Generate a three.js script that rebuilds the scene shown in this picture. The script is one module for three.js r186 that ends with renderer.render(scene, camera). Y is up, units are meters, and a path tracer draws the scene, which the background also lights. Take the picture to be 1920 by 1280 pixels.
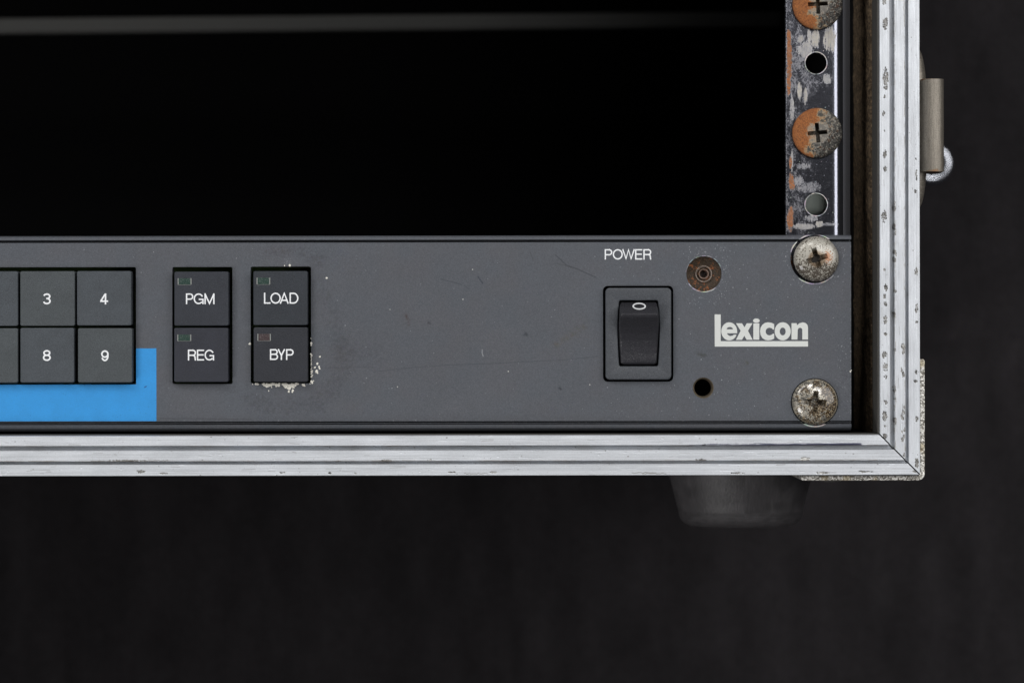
import * as THREE from 'three';
import { RectAreaLightUniformsLib } from 'three/addons/lights/RectAreaLightUniformsLib.js';
import { RoundedBoxGeometry } from 'three/addons/geometries/RoundedBoxGeometry.js';
import { mergeGeometries, toCreasedNormals } from 'three/addons/utils/BufferGeometryUtils.js';
import { Brush, Evaluator, SUBTRACTION } from 'three-bvh-csg';

// ------------------------------------------------------------------ camera, lamps, exposure
// The rack case lies on its back on black cloth; the camera looks straight down at its open front.
// Local axes of every thing: X right, Y towards the picture's top, Z out of the front panel (panel face at Z = 0).
const H = 0.36;            // height of the panel face above the cloth
const D = 0.8;             // camera distance from the panel face
const K = 1 / 8440;        // metres per photograph pixel on the panel face
const ROLL = 0.0014;

const scene = new THREE.Scene();
scene.background = new THREE.Color(0.016, 0.016, 0.018);
const camera = new THREE.PerspectiveCamera(2 * Math.atan(640 * K / D) * 180 / Math.PI, 1024 / 682, 0.05, 20);
camera.up.set(0, 0, -1);
camera.position.set(0, H + D, 0);
camera.lookAt(0, 0, 0);
camera.rotateZ(-ROLL);
camera.focus = D - 0.003;
camera.userData.fStop = 20;
const renderer = new THREE.WebGLRenderer({ antialias: true });
renderer.setSize(1024, 682);
renderer.toneMapping = THREE.LinearToneMapping;
renderer.toneMappingExposure = 1;
renderer.shadowMap.enabled = true;
RectAreaLightUniformsLib.init();

const toWorld = (x, y, z) => new THREE.Vector3(x, z + H, -y);
const LAMPS = [ // position, target (local), width, height, intensity, label
  [[0.80, 0.30, 0.85], [0.03, 0.01, 0], 0.78, 0.8, 3.1, 'large softbox on a stand right of the rack case'],
  [[-0.80, 0.92, 0.80], [-0.03, 0.01, 0], 0.6, 0.5, 6.0, 'large softbox on a stand beyond the upper left of the rack case'],
  [[0.36, 0.62, 1.40], [0, 0, 0], 0.5, 0.5, 8.2, 'square softbox hanging high, right of the camera'],
  [[-0.22, 1.12, 1.30], [0, 0, 0], 0.35, 0.35, 11, 'square softbox hanging high beyond the top of the rack case'],
  [[-0.58, -0.40, 0.70], [0.06, 0, 0], 0.19, 0.38, 15, 'narrow strip softbox low at the left front of the rack case'],
];
for (const [p, t, w, h, power, label] of LAMPS) {
  const o = new THREE.Group();
  o.name = numbered('softbox');
  o.userData = { label, category: 'softbox' };
  const at = toWorld(...p), to = toWorld(...t);
  o.position.set(at.x, 0, at.z);
  const head = new THREE.Group();
  head.name = 'lamp_head';
  head.position.y = at.y;
  const m = new THREE.Matrix4().lookAt(at, to, new THREE.Vector3(0, 1, 0));
  head.quaternion.setFromRotationMatrix(m);   // -Z towards the target
  o.add(head);
  const shell = new THREE.Mesh(new THREE.CylinderGeometry(0.5, 0.18, 0.22, 4, 1).rotateY(Math.PI / 4).rotateX(-Math.PI / 2).scale(w * 1.44, h * 1.44, 1).translate(0, 0, 0.122),
    new THREE.MeshStandardMaterial({ color: 0x0a0a0a, roughness: 0.9, side: THREE.DoubleSide }));
  shell.name = 'housing';
  head.add(shell);
  const face = new THREE.Mesh(new THREE.BoxGeometry(w, h, 0.004).translate(0, 0, 0.004), new THREE.MeshStandardMaterial({ color: 0xdddddd, emissive: 0xffffff, emissiveIntensity: 0.4 }));
  face.name = 'diffuser';
  head.add(face);
  const light = new THREE.RectAreaLight(new THREE.Color(1.0, 0.985, 0.975), power, w, h);
  light.name = 'softbox_light';
  head.add(light);
  const pole = new THREE.Mesh(mergeGeometries([new THREE.CylinderGeometry(0.012, 0.012, at.y - 0.005, 12).translate(0, at.y / 2, 0), new THREE.CylinderGeometry(0.16, 0.18, 0.02, 24).translate(0, 0.012, 0)]).translate(Math.sign(p[0]) * (w / 2 + 0.05), 0, 0),
    new THREE.MeshStandardMaterial({ color: 0x111111, roughness: 0.6 }));
  pole.name = 'stand';
  o.add(pole);
  scene.add(o);
}

// ------------------------------------------------------------------ helpers

function numbered(n) {
  numbered.seen ??= {};
  if (!(n in numbered.seen)) { numbered.seen[n] = 0; return n; }
  numbered.seen[n]++;
  return `${n}_${String(numbered.seen[n]).padStart(3, '0')}`;
}
function rng(a) { return () => { a |= 0; a = a + 0x6D2B79F5 | 0; let t = Math.imul(a ^ a >>> 15, 1 | a); t = t + Math.imul(t ^ t >>> 7, 61 | t) ^ t; return ((t ^ t >>> 14) >>> 0) / 4294967296; }; }
const hash = (x, y, s) => { let h = Math.imul(x, 374761393) + Math.imul(y, 668265263) + Math.imul(s, 1274126177) | 0; h = Math.imul(h ^ h >>> 13, 1274126177); h ^= h >>> 16; return (h >>> 0) / 4294967296; };
function vnoise(x, y, s) {
  const xi = Math.floor(x), yi = Math.floor(y), fx = x - xi, fy = y - yi, u = fx * fx * (3 - 2 * fx), v = fy * fy * (3 - 2 * fy);
  const a = hash(xi, yi, s), b = hash(xi + 1, yi, s), c = hash(xi, yi + 1, s), d = hash(xi + 1, yi + 1, s);
  return a + (b - a) * u + (c - a) * v + (a - b - c + d) * u * v;
}
function fbm(x, y, s, n = 4) { let t = 0, a = 0.5, w = 0; for (let i = 0; i < n; i++) { t += a * vnoise(x, y, s + i * 17); w += a; a *= 0.5; x *= 2.03; y *= 2.03; } return t / w; }
const clamp = (v, a = 0, b = 1) => Math.min(b, Math.max(a, v));
const smooth = (a, b, v) => { const t = clamp((v - a) / (b - a)); return t * t * (3 - 2 * t); };
const mix3 = (a, b, t) => [a[0] + (b[0] - a[0]) * t, a[1] + (b[1] - a[1]) * t, a[2] + (b[2] - a[2]) * t];

// a pixel of the photograph, read at a known depth Z, as local X, Y (the slight roll of the camera taken out)
const scaleAt = z => K * (D - z) / D;
const unroll = (x, y) => [x - ROLL * (y - 640), y + ROLL * (x - 960)];
function at(px, py, z = 0) { const [x, y] = unroll(px, py); return [(x - 960) * scaleAt(z), (640 - y) * scaleAt(z)]; }
const X0 = (px, z = 0) => (px - 960) * scaleAt(z);
const Y0 = (py, z = 0) => (640 - py) * scaleAt(z);

function canvas(w, h, paint, srgb = true) { const c = document.createElement('canvas'); c.width = w; c.height = h; const g = c.getContext('2d'); paint(g, w, h); const t = new THREE.CanvasTexture(c); if (srgb) t.colorSpace = THREE.SRGBColorSpace; t.anisotropy = 8; return t; }
function perPixel(g, w, h, f) { const im = g.getImageData(0, 0, w, h), d = im.data; for (let y = 0, i = 0; y < h; y++) for (let x = 0; x < w; x++, i += 4) { const c = f(x, y, d[i], d[i + 1], d[i + 2]); d[i] = clamp(c[0], 0, 255); d[i + 1] = clamp(c[1], 0, 255); d[i + 2] = clamp(c[2], 0, 255); d[i + 3] = 255; } g.putImageData(im, 0, 0); }
function greyTile(n, f) { const t = canvas(n, n, (g, w, h) => { g.fillStyle = '#888'; g.fillRect(0, 0, w, h); perPixel(g, w, h, (x, y) => { const v = 255 * f(x, y); return [v, v, v]; }); }, false); t.wrapS = t.wrapT = THREE.RepeatWrapping; return t; }
const grainTile = greyTile(512, (x, y) => 0.55 * hash(x, y, 3) + 0.45 * vnoise(x / 2.5, y / 2.5, 9));
const pebbleTile = greyTile(512, (x, y) => vnoise(x / 4, y / 4, 21) * 0.6 + vnoise(x / 9, y / 9, 22) * 0.4);
function tiled(t, rx, ry) { const c = t.clone(); c.repeat.set(rx, ry); c.needsUpdate = true; return c; }

// things are built in local axes and stood on the cloth when finished
function thing(name, label, category, base) {
  const o = new THREE.Group();
  o.name = numbered(name);
  o.userData = { label, category };
  o.rotation.x = -Math.PI / 2;
  o.position.copy(toWorld(...base));
  o.userBase = base;
  scene.add(o);
  return o;
}
function part(parent, name, geometry, material, label) {
  const m = new THREE.Mesh(geometry, material);
  m.name = name;
  if (label) m.userData.label = label;
  if (parent.userBase) m.position.set(-parent.userBase[0], -parent.userBase[1], -parent.userBase[2]);
  parent.add(m);
  return m;
}
function partGroup(parent, name, label) { const g = new THREE.Group(); g.name = name; if (label) g.userData.label = label; g.position.set(-parent.userBase[0], -parent.userBase[1], -parent.userBase[2]); parent.add(g); return g; }
function box(x0, x1, y0, y1, z0, z1) { return new THREE.BoxGeometry(Math.abs(x1 - x0), Math.abs(y1 - y0), Math.abs(z1 - z0)).translate((x0 + x1) / 2, (y0 + y1) / 2, (z0 + z1) / 2); }
function planarUV(g, fu, fv) { const p = g.attributes.position, uv = new Float32Array(p.count * 2); for (let i = 0; i < p.count; i++) { uv[2 * i] = fu(p.getX(i), p.getY(i), p.getZ(i)); uv[2 * i + 1] = fv(p.getX(i), p.getY(i), p.getZ(i)); } g.setAttribute('uv', new THREE.BufferAttribute(uv, 2)); return g; }
const csg = new Evaluator();
csg.attributes = ['position', 'normal'];
csg.useGroups = false;
function bare(g) { const b = g.index ? g.toNonIndexed() : g.clone(); for (const k of Object.keys(b.attributes)) if (k !== 'position' && k !== 'normal') b.deleteAttribute(k); return b; }
function cut(g, cutters) {
  let a = new Brush(bare(g)); a.updateMatrixWorld();
  for (const c of cutters) { const b = new Brush(bare(c)); b.updateMatrixWorld(); a = csg.evaluate(a, b, SUBTRACTION); a.updateMatrixWorld(); }
  const out = a.geometry; out.clearGroups();
  return out;
}
const creased = (g, deg = 30) => toCreasedNormals(g.scale(1e4, 1e4, 1e4), deg * Math.PI / 180).scale(1e-4, 1e-4, 1e-4); // it joins corners within a hundredth of a unit
function extrudeX(points, x0, x1) { // closed (y, z) outline swept along X
  const s = new THREE.Shape(points.map(([y, z]) => new THREE.Vector2(y, z)));
  const g = new THREE.ExtrudeGeometry(s, { depth: x1 - x0, bevelEnabled: false }); // (y, z, depth)
  const m = new THREE.Matrix4().set(0, 0, 1, x0, 1, 0, 0, 0, 0, 1, 0, 0, 0, 0, 0, 1);
  return g.applyMatrix4(m);
}
function extrudeY(points, y0, y1) { // closed (x, z) outline swept along Y
  const s = new THREE.Shape(points.map(([x, z]) => new THREE.Vector2(x, z)));
  const g = new THREE.ExtrudeGeometry(s, { depth: y1 - y0, bevelEnabled: false });
  const m = new THREE.Matrix4().set(1, 0, 0, 0, 0, 0, -1, y1, 0, 1, 0, 0, 0, 0, 0, 1);
  return g.applyMatrix4(m);
}
function cylZ(x, y, r, z0, z1, seg = 48) { return new THREE.CylinderGeometry(r, r, z1 - z0, seg).rotateX(Math.PI / 2).translate(x, y, (z0 + z1) / 2); }
function latheZ(pts, seg = 64) { return new THREE.LatheGeometry(pts.map(([r, z]) => new THREE.Vector2(r, z)), seg).rotateX(Math.PI / 2); } // axis along Z
function roundRect(x0, x1, y0, y1, r, S = new THREE.Shape()) {
  S.moveTo(x0 + r, y0); S.lineTo(x1 - r, y0); S.absarc(x1 - r, y0 + r, r, -Math.PI / 2, 0); S.lineTo(x1, y1 - r); S.absarc(x1 - r, y1 - r, r, 0, Math.PI / 2);
  S.lineTo(x0 + r, y1); S.absarc(x0 + r, y1 - r, r, Math.PI / 2, Math.PI); S.lineTo(x0, y0 + r); S.absarc(x0 + r, y0 + r, r, Math.PI, Math.PI * 1.5);
  return S;
}

// ---- lettering: strokes of even width, in photograph pixels, a hair thick
function ribbon(pts, w, closed, z, lift, depth = 0.00003) {
  const n = pts.length, P = [], idx = [], s = scaleAt(z);
  const q = pts.map(([x, y]) => at(x, y, z));
  const dir = (a, b) => { const x = b[0] - a[0], y = b[1] - a[1], l = Math.hypot(x, y) || 1; return [x / l, y / l]; };
  for (let i = 0; i < n; i++) {
    const a = i > 0 ? dir(q[i - 1], q[i]) : closed ? dir(q[n - 1], q[0]) : null, b = i < n - 1 ? dir(q[i], q[i + 1]) : closed ? dir(q[n - 1], q[0]) : null;
    const d0 = a || b, d1 = b || a;
    let nx = -(d0[1] + d1[1]), ny = d0[0] + d1[0]; const l = Math.hypot(nx, ny) || 1; nx /= l; ny /= l;
    const c = Math.max(0.45, nx * -d0[1] + ny * d0[0]), h = w * s / 2 / c;
    for (const zz of [z + lift + depth, z]) P.push(q[i][0] + nx * h, q[i][1] + ny * h, zz, q[i][0] - nx * h, q[i][1] - ny * h, zz);
  }
  const m = closed ? n : n - 1;
  for (let i = 0; i < m; i++) { const a = 4 * i, b = 4 * ((i + 1) % n); idx.push(a, a + 1, b + 1, a, b + 1, b, a, b, b + 2, a, b + 2, a + 2, a + 1, a + 3, b + 3, a + 1, b + 3, b + 1); }
  if (!closed) { const e = 4 * (n - 1); idx.push(0, 2, 3, 0, 3, 1, e, e + 1, e + 3, e, e + 3, e + 2); }
  const g = new THREE.BufferGeometry();
  g.setAttribute('position', new THREE.Float32BufferAttribute(P, 3));
  g.setIndex(idx);
  const f = g.toNonIndexed(); f.computeVertexNormals();
  return f;
}
const arc = (cx, cy, rx, ry, a0, a1, n = 22) => Array.from({ length: n + 1 }, (_, i) => { const a = (a0 + (a1 - a0) * i / n) * Math.PI / 180; return [cx + rx * Math.cos(a), cy + ry * Math.sin(a)]; });
const ring = (cx, cy, rx, ry, n = 40) => arc(cx, cy, rx, ry, 0, 360, n).slice(0, n);
function glyph(ch, L, R, T, B, s) { // list of [points, closed]
  const l = L + s / 2, r = R - s / 2, t = T + s / 2, b = B - s / 2, cx = (l + r) / 2, cy = (t + b) / 2, w = r - l, h = b - t;
  const stem = x => [[[x, B], [x, T]], false];
  switch (ch) {
    case 'P': { const m = t + h * 0.54, q = (m - t) / 2; return [stem(l), [[[l, t], [r - q, t], ...arc(r - q, t + q, q, q, -90, 90), [l, m]], false]]; }
    case 'R': { const m = t + h * 0.52, q = (m - t) / 2; return [stem(l), [[[l, t], [r - q, t], ...arc(r - q, t + q, q, q, -90, 90), [l, m]], false], [[[cx + w * 0.1, m], [r - w * 0.12, m + h * 0.06], [r - w * 0.06, m + h * 0.18], [r - w * 0.03, b - h * 0.1], [r + s * 0.1, B]], false]]; }
    case 'O': return [[ring(cx, cy, w / 2, h / 2), true]];
    case 'W': return [[[[l - s * 0.2, T], [l + w * 0.27, b - s * 0.2], [cx, t], [r - w * 0.27, b - s * 0.2], [r + s * 0.2, T]], false]];
    case 'E': return [stem(l), [[[l, t], [R, t]], false], [[[l, cy - h * 0.02], [R - w * 0.08, cy - h * 0.02]], false], [[[l, b], [R, b]], false]];
    case 'G': return [[arc(cx, cy, w / 2, h / 2, -28, -318, 40), false], [[[cx + w * 0.02, cy + h * 0.06], [r, cy + h * 0.06], [r, B]], false]];
    case 'M': return [stem(l), stem(r), [[[l, t], [cx, b], [r, t]], false]];
    case 'L': return [stem(l), [[[l, b], [R, b]], false]];
    case 'A': return [[[[l - s * 0.2, B], [cx, t], [r + s * 0.2, B]], false], [[[l + w * 0.2, b - h * 0.28], [r - w * 0.2, b - h * 0.28]], false]];
    case 'D': return [stem(l), [[[l, t], [l + w * 0.4, t], ...arc(l + w * 0.42, cy, w * 0.58, h / 2, -90, 90), [l, b]], false]];
    case 'B': { const m = t + h * 0.47, q = (m - t) / 2, p = (b - m) / 2; return [stem(l), [[[l, t], [r - q - w * 0.04, t], ...arc(r - q - w * 0.04, t + q, q, q, -90, 90), [l, m]], false], [[[l, m], [r - p, m], ...arc(r - p, m + p, p, p, -90, 90), [l, b]], false]]; }
    case 'Y': return [[[[l - s * 0.1, T], [cx, cy + h * 0.1], [r + s * 0.1, T]], false], [[[cx, cy + h * 0.05], [cx, B]], false]];
    case '3': { const q = h * 0.235; return [[arc(cx, t + q, w * 0.46, q, -165, 80, 24), false], [[[cx - w * 0.1, t + 2 * q], [cx, t + 2 * q], ...arc(cx, b - (h - 2 * q) / 2, w / 2, (h - 2 * q) / 2, -90, 165, 26)], false]]; }
    case '4': return [stem(l + w * 0.72), [[[l + w * 0.66, T + s * 0.4], [l, b - h * 0.26]], false], [[[l - s * 0.4, b - h * 0.26], [R, b - h * 0.26]], false]];
    case '8': { const q = h * 0.235; return [[ring(cx, t + q, w * 0.44, q), true], [ring(cx, b - (h - 2 * q) / 2, w / 2, (h - 2 * q) / 2), true]]; }
    case '9': { const q = h * 0.32; return [[ring(cx, t + q, w / 2, q), true], [[[r, t + q], ...arc(cx, cy, w / 2, h / 2, 0, 155, 24)], false]]; }
  }
}
function word(list, T, B, s, z) {
  const out = []; let i = 0;
  for (const [ch, L, R] of list) for (const [pts, closed] of glyph(ch, L, R, T, B, s)) out.push(ribbon(pts, s, closed, z, (i++ % 7) * 2.5e-6));
  return mergeGeometries(out);
}

// ------------------------------------------------------------------ materials
const rgb = (r, g, b) => new THREE.Color().setRGB(r / 255, g / 255, b / 255, THREE.SRGBColorSpace);
const lin = (r, g, b) => new THREE.Color().setRGB(r, g, b);
const M = {};
M.black = new THREE.MeshPhysicalMaterial({ color: lin(0.006, 0.006, 0.0065), roughness: 0.95, specularIntensity: 0.15 });
M.laminate = new THREE.MeshStandardMaterial({ color: lin(0.02, 0.02, 0.021), roughness: 0.6 });
M.darkStrip = new THREE.MeshStandardMaterial({ color: lin(0.055, 0.053, 0.048), roughness: 0.7, bumpMap: tiled(grainTile, 1, 1), bumpScale: 0.00003 });
M.print = new THREE.MeshStandardMaterial({ color: lin(0.80, 0.82, 0.84), roughness: 0.6 });
M.logoPrint = new THREE.MeshStandardMaterial({ color: lin(0.60, 0.62, 0.60), roughness: 0.6 });

// ------------------------------------------------------------------ floor: black cloth
{
  const g = new THREE.PlaneGeometry(5, 5, 200, 200).rotateX(-Math.PI / 2), p = g.attributes.position;
  for (let i = 0; i < p.count; i++) p.setY(i, -0.0035 - 0.004 * (1 - fbm(p.getX(i) * 5 + 40, p.getZ(i) * 5 + 40, 5, 3)));
  g.computeVertexNormals();
  const map = canvas(1024, 1024, (c, w, h) => { c.fillRect(0, 0, w, h); perPixel(c, w, h, (x, y) => { const v = 0.9 + 0.1 * Math.sin(x * Math.PI / 4) + 0.34 * (fbm(x / 28, y / 50, 31) - 0.5) + 0.4 * (hash(x, y, 8) - 0.5); return [45 * v, 43 * v, 45 * v]; }); });
  map.wrapS = map.wrapT = THREE.RepeatWrapping; map.repeat.set(16, 10);
  const f = new THREE.Mesh(g, new THREE.MeshPhysicalMaterial({ map, roughness: 1, specularIntensity: 0.2, bumpMap: tiled(pebbleTile, 60, 60), bumpScale: 0.0004 }));
  f.name = 'floor';
  f.userData = { kind: 'structure', label: 'black cloth spread under and around the rack case', category: 'cloth' };
  scene.add(f);
}

// ------------------------------------------------------------------ the rack case
const ZF = 0.006;                                   // front of the aluminium edging
const OUT_R = X0(1726.4, ZF), IN_R = X0(1650, ZF), OUT_B = Y0(891.8, ZF), IN_B = Y0(816.4, ZF);
const RACK_C = X0(1596.5) - 0.2413;                 // middle of the 19 inch opening
const OUT_L = 2 * RACK_C - OUT_R, IN_L = 2 * RACK_C - IN_R;
const EW = OUT_R - IN_R;                            // width of the edging
const IN_T = IN_B + 0.2345, OUT_T = IN_T + EW;
const rackCase = thing('rack_case', 'black rack case with worn silver aluminium edging lying on black cloth', 'rack case', [RACK_C, (OUT_B + OUT_T) / 2, -H]);

// aluminium edging: mitred lengths of one grooved profile
function edgingMaterial(w, h, lengthPx, marks, seed, dirt) {
  const S = w / lengthPx, V = h / 77, R = rng(seed);
  const draw = (g, base, bump) => {
    g.setTransform(1, 0, 0, 1, 0, 0);
    g.fillStyle = bump ? '#c8c8c8' : '#c4c8cc'; g.fillRect(0, 0, w, h);
    perPixel(g, w, h, (x, y) => {
      const streak = vnoise(x / 260, y / 1.6, seed) * 0.5 + vnoise(x / 60, y / 1.1, seed + 4) * 0.5, patch = fbm(x / 70, y / 26, seed + 9), gr = hash(x, y, seed);
      if (bump) { const v = 190 + 26 * (streak - 0.5) + 14 * (gr - 0.5); return [v, v, v]; }
      const v = 1 + 0.17 * (streak - 0.5) + 0.12 * (patch - 0.5) + 0.07 * (gr - 0.5);
      return [base[0] * v, base[1] * v, base[2] * v];
    });
    const r = rng(seed + 77);
    for (const [u, t, a, b, tone] of marks) { // pits: u along, t across (px from the outer edge), half sizes
      const n = Math.max(8, a * b * 2.6);
      for (let pass = 0; pass < 2; pass++) for (let i = 0; i < n; i++) {
        const th = r() * 6.283, k = Math.sqrt(r()), X = u + a * k * Math.cos(th), Y = t + b * k * Math.sin(th);
        const m = fbm(X / 3.2, Y / 1.7, seed + 13, 3) + 0.34 * (1 - k * k); // a ragged outline
        if (m < 0.62) continue;
        const rimmed = m < 0.70, e = (0.5 + 0.9 * r()) * (pass ? 1 : 1.4), q = rimmed ? tone * 0.75 : tone + 20 + 45 * r();
        g.fillStyle = bump ? `rgba(${rimmed ? 70 : 110},${rimmed ? 70 : 110},${rimmed ? 70 : 110},.8)` : `rgba(${q | 0},${q - 1 | 0},${q - 4 | 0},.85)`;
        g.fillRect(X * S, Y * V, e * S * 1.5, e * V * 0.9);
      }
    }
    for (let i = 0; i < 260; i++) { // nicks and scratches
      const u = r() * w, t = r() * h, l = 2 + r() * r() * 40 * S, big = r();
      g.strokeStyle = bump ? 'rgba(120,120,120,0.6)' : big < 0.5 ? `rgba(95,92,90,${0.15 + 0.35 * r()})` : `rgba(235,238,242,${0.2 + 0.3 * r()})`;
      g.lineWidth = 0.6 + r() * 0.9;
      g.beginPath(); g.moveTo(u, t); g.lineTo(u + l, t + (r() - 0.5) * 4); g.stroke();
    }
    for (let i = 0; i < 170; i++) { g.fillStyle = bump ? '#606060' : `rgba(60,55,50,${0.3 + 0.5 * r()})`; const q = 0.5 + r() * r() * 2.2; g.fillRect(r() * w, r() * h, q * (1 + r()), q); }
    if (!bump) dirt(g, S, V, r);
  };
  const map = canvas(w, h, g => draw(g, [204, 208, 213], false)), bumpMap = canvas(w, h, g => draw(g, null, true), false);
  for (const t of [map, bumpMap]) { t.wrapS = THREE.MirroredRepeatWrapping; t.wrapT = THREE.ClampToEdgeWrapping; }
  return new THREE.MeshStandardMaterial({ map, bumpMap, bumpScale: 0.00018, metalness: 0.55, roughness: 0.5 });
}
const edgeProfile = (() => { // [t in px from the outer edge, z in mm]
  const e = 0.7, p = [[0.4, -10], [0.4, -0.35], [1.2, 0]], groove = (a, b, d) => p.push([a - e, 0], [a, -0.12], [a + 0.2, -d], [b - 0.2, -d], [b, -0.12], [b + e, 0]);
  groove(22.2, 27.8, 2.1); groove(48.4, 56.6, 2.5);
  p.push([75.2, 0], [76.4, -0.25], [76.4, -10]);
  return p.map(([t, z]) => [t / 76.4 * EW, ZF + z / 1000]);
})();
function edging(sx, sy, ex, ey, nx, ny, span) {
  const L = Math.hypot(ex - sx, ey - sy), dx = (ex - sx) / L, dy = (ey - sy) / L, gap = 0.0002, pos = [], uv = [], P = edgeProfile;
  const vert = (i, end) => { const [t, z] = P[i], o = end ? L - t - gap : t + gap; return [sx + dx * o + nx * t, sy + dy * o + ny * t, z, o / span, 1 - t / EW]; };
  const tri = (...v) => { for (const a of v) { pos.push(a[0], a[1], a[2]); uv.push(a[3], a[4]); } };
  const flip = dx * ny - dy * nx > 0;
  for (let i = 0; i < P.length - 1; i++) {
    const a = vert(i, 0), b = vert(i, 1), c = vert(i + 1, 1), d = vert(i + 1, 0);
    flip ? tri(a, b, c, a, c, d) : tri(a, c, b, a, d, c);
  }
  const faces = THREE.ShapeUtils.triangulateShape(P.map(([t, z]) => new THREE.Vector2(t, z)), []);
  for (const f of faces) { tri(...f.map(i => vert(i, 0))); tri(...f.map(i => vert(i, 1)).reverse()); }
  const g = new THREE.BufferGeometry();
  g.setAttribute('position', new THREE.Float32BufferAttribute(pos, 3));
  g.setAttribute('uv', new THREE.Float32BufferAttribute(uv, 2));
  g.computeVertexNormals();
  return g;
}
{
  const up = y => 891.8 - y; // along the right length from the corner
  const R = rng(5), marks = [];
  for (const [y, a, b] of [[5, 6, 3.5], [45, 13, 5], [150, 22, 5], [183, 3, 2], [215, 5, 3], [247, 2, 1.5], [291, 9, 4], [318, 6, 3.5], [408, 12, 5], [508, 3, 3], [541, 7, 4], [558, 4, 3], [572, 6, 3], [602, 9, 4], [628, 3, 3], [667, 7, 4.5], [690, 9, 4.5], [708, 4, 3], [757, 5, 4], [782, 9, 5.5], [800, 3, 2], [819, 6, 4]])
    marks.push([up(y), 66 + (R() - 0.5) * 4, a, b, 70 + R() * 40]);
  for (const [y, a, b] of [[512, 8, 3], [580, 9, 3], [700, 4, 2.5], [716, 3, 3.5], [788, 5, 3.5], [606, 1.5, 3], [300, 3, 2], [360, 4, 2], [870, 10, 4], [330, 12, 1.5]]) marks.push([up(y), 7 + (R() - 0.5) * 3, a, b, 60 + R() * 40]);
  for (let i = 0; i < 20; i++) marks.push([up(640 + R() * 220), 30 + R() * R() * 7, 2 + R() * 5, 1 + R() * 2, 90 + R() * 60]);
  for (let i = 0; i < 14; i++) marks.push([up(380 + R() * 430), 46 + R() * 3, 2 + R() * 6, 1 + R() * 1.4, 80 + R() * 60]);
  const mr = edgingMaterial(2048, 154, 1010, marks, 41, (g, S, V, r) => {
    for (let i = 0; i < 500; i++) { g.fillStyle = `rgba(110,104,92,${0.1 + 0.2 * r()})`; const t = r() < 0.5 ? 48.2 - r() * r() * 4 : 28 + r() * r() * 3; g.fillRect(r() * 2048, t * V, 3 + r() * 26, 1 + r() * 1.5); }
  });
  const bm = [[1726 - 264, 8, 8, 3, 90], [1726 - 235, 29, 40, 1.4, 110], [1726 - 620, 5, 5, 1.6, 70], [1726 - 1510, 30, 12, 3.5, 170], [1726 - 1320, 57, 4, 1.5, 90], [1726 - 1660, 68, 6, 2, 95]];
  for (let i = 0; i < 12; i++) bm.push([R() * 1726, R() < 0.6 ? 2 + R() * 5 : 28 + R() * 3, 3 + R() * 12, 0.8 + R() * 1.3, 80 + R() * 70]);
  const mb = edgingMaterial(2048, 110, 1860, bm, 67, (g, S, V, r) => {
    for (let i = 0; i < 700; i++) { const u = r() * r() * 330 + 110; g.fillStyle = `rgba(60,62,82,${0.12 + 0.25 * r()})`; g.fillRect(u * S, (56.5 + r() * r() * 4) * V, 4 + r() * 30, 0.8 + r()); }
    for (let i = 0; i < 500; i++) { g.fillStyle = `rgba(112,92,70,${0.06 + 0.2 * r()})`; g.fillRect(r() * 2048, (r() < 0.5 ? 27 + r() * 2 : 55 + r() * 2) * V, 4 + r() * 40, 1); }
    g.strokeStyle = 'rgba(60,50,40,0.7)'; g.lineWidth = 1;
    for (const [u, t] of [[1726 - 230, 29], [1726 - 290, 29.5], [1726 - 190, 28.6], [1726 - 1225, 4], [1726 - 890, 4], [1726 - 1205, 5]]) { g.beginPath(); for (let i = 0; i < 16; i++) g.lineTo((u + (i - 8) * 3) * S, (t + (r() - 0.5) * 2.2) * V); g.stroke(); }
  });
  part(rackCase, 'aluminium_edging', edging(OUT_R, OUT_B, OUT_R, OUT_T, -1, 0, 1010 * scaleAt(ZF)), mr, 'upright silver edging with dark dents along its inner band');
  part(rackCase, 'aluminium_edging', edging(OUT_R, OUT_B, OUT_L, OUT_B, 0, 1, 1860 * scaleAt(ZF)), mb, 'level silver edging below the grey panel');
  part(rackCase, 'aluminium_edging', edging(OUT_L, OUT_T, OUT_L, OUT_B, 1, 0, 1010 * scaleAt(ZF)), mr);
  part(rackCase, 'aluminium_edging', edging(OUT_L, OUT_T, OUT_R, OUT_T, 0, -1, 1860 * scaleAt(ZF)), mb);
}
// plywood walls, black inside and out
const ZW = ZF - 0.0102, ZB = -H + 0.006, sh = 0.0006;
part(rackCase, 'case_wall', box(IN_R, OUT_R - sh, OUT_B + sh, OUT_T - sh, ZB, ZW), M.black);
part(rackCase, 'case_wall', box(OUT_L + sh, IN_L, OUT_B + sh, OUT_T - sh, ZB, ZW), M.black);
part(rackCase, 'case_wall', box(IN_L, IN_R, OUT_B + sh, IN_B, ZB, ZW), M.black);
part(rackCase, 'case_wall', box(IN_L, IN_R, IN_T, OUT_T - sh, ZB, ZW), M.black);
part(rackCase, 'case_back', box(OUT_L + sh, OUT_R - sh, OUT_B + sh, OUT_T - sh, -H, ZB), M.black);
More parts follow.
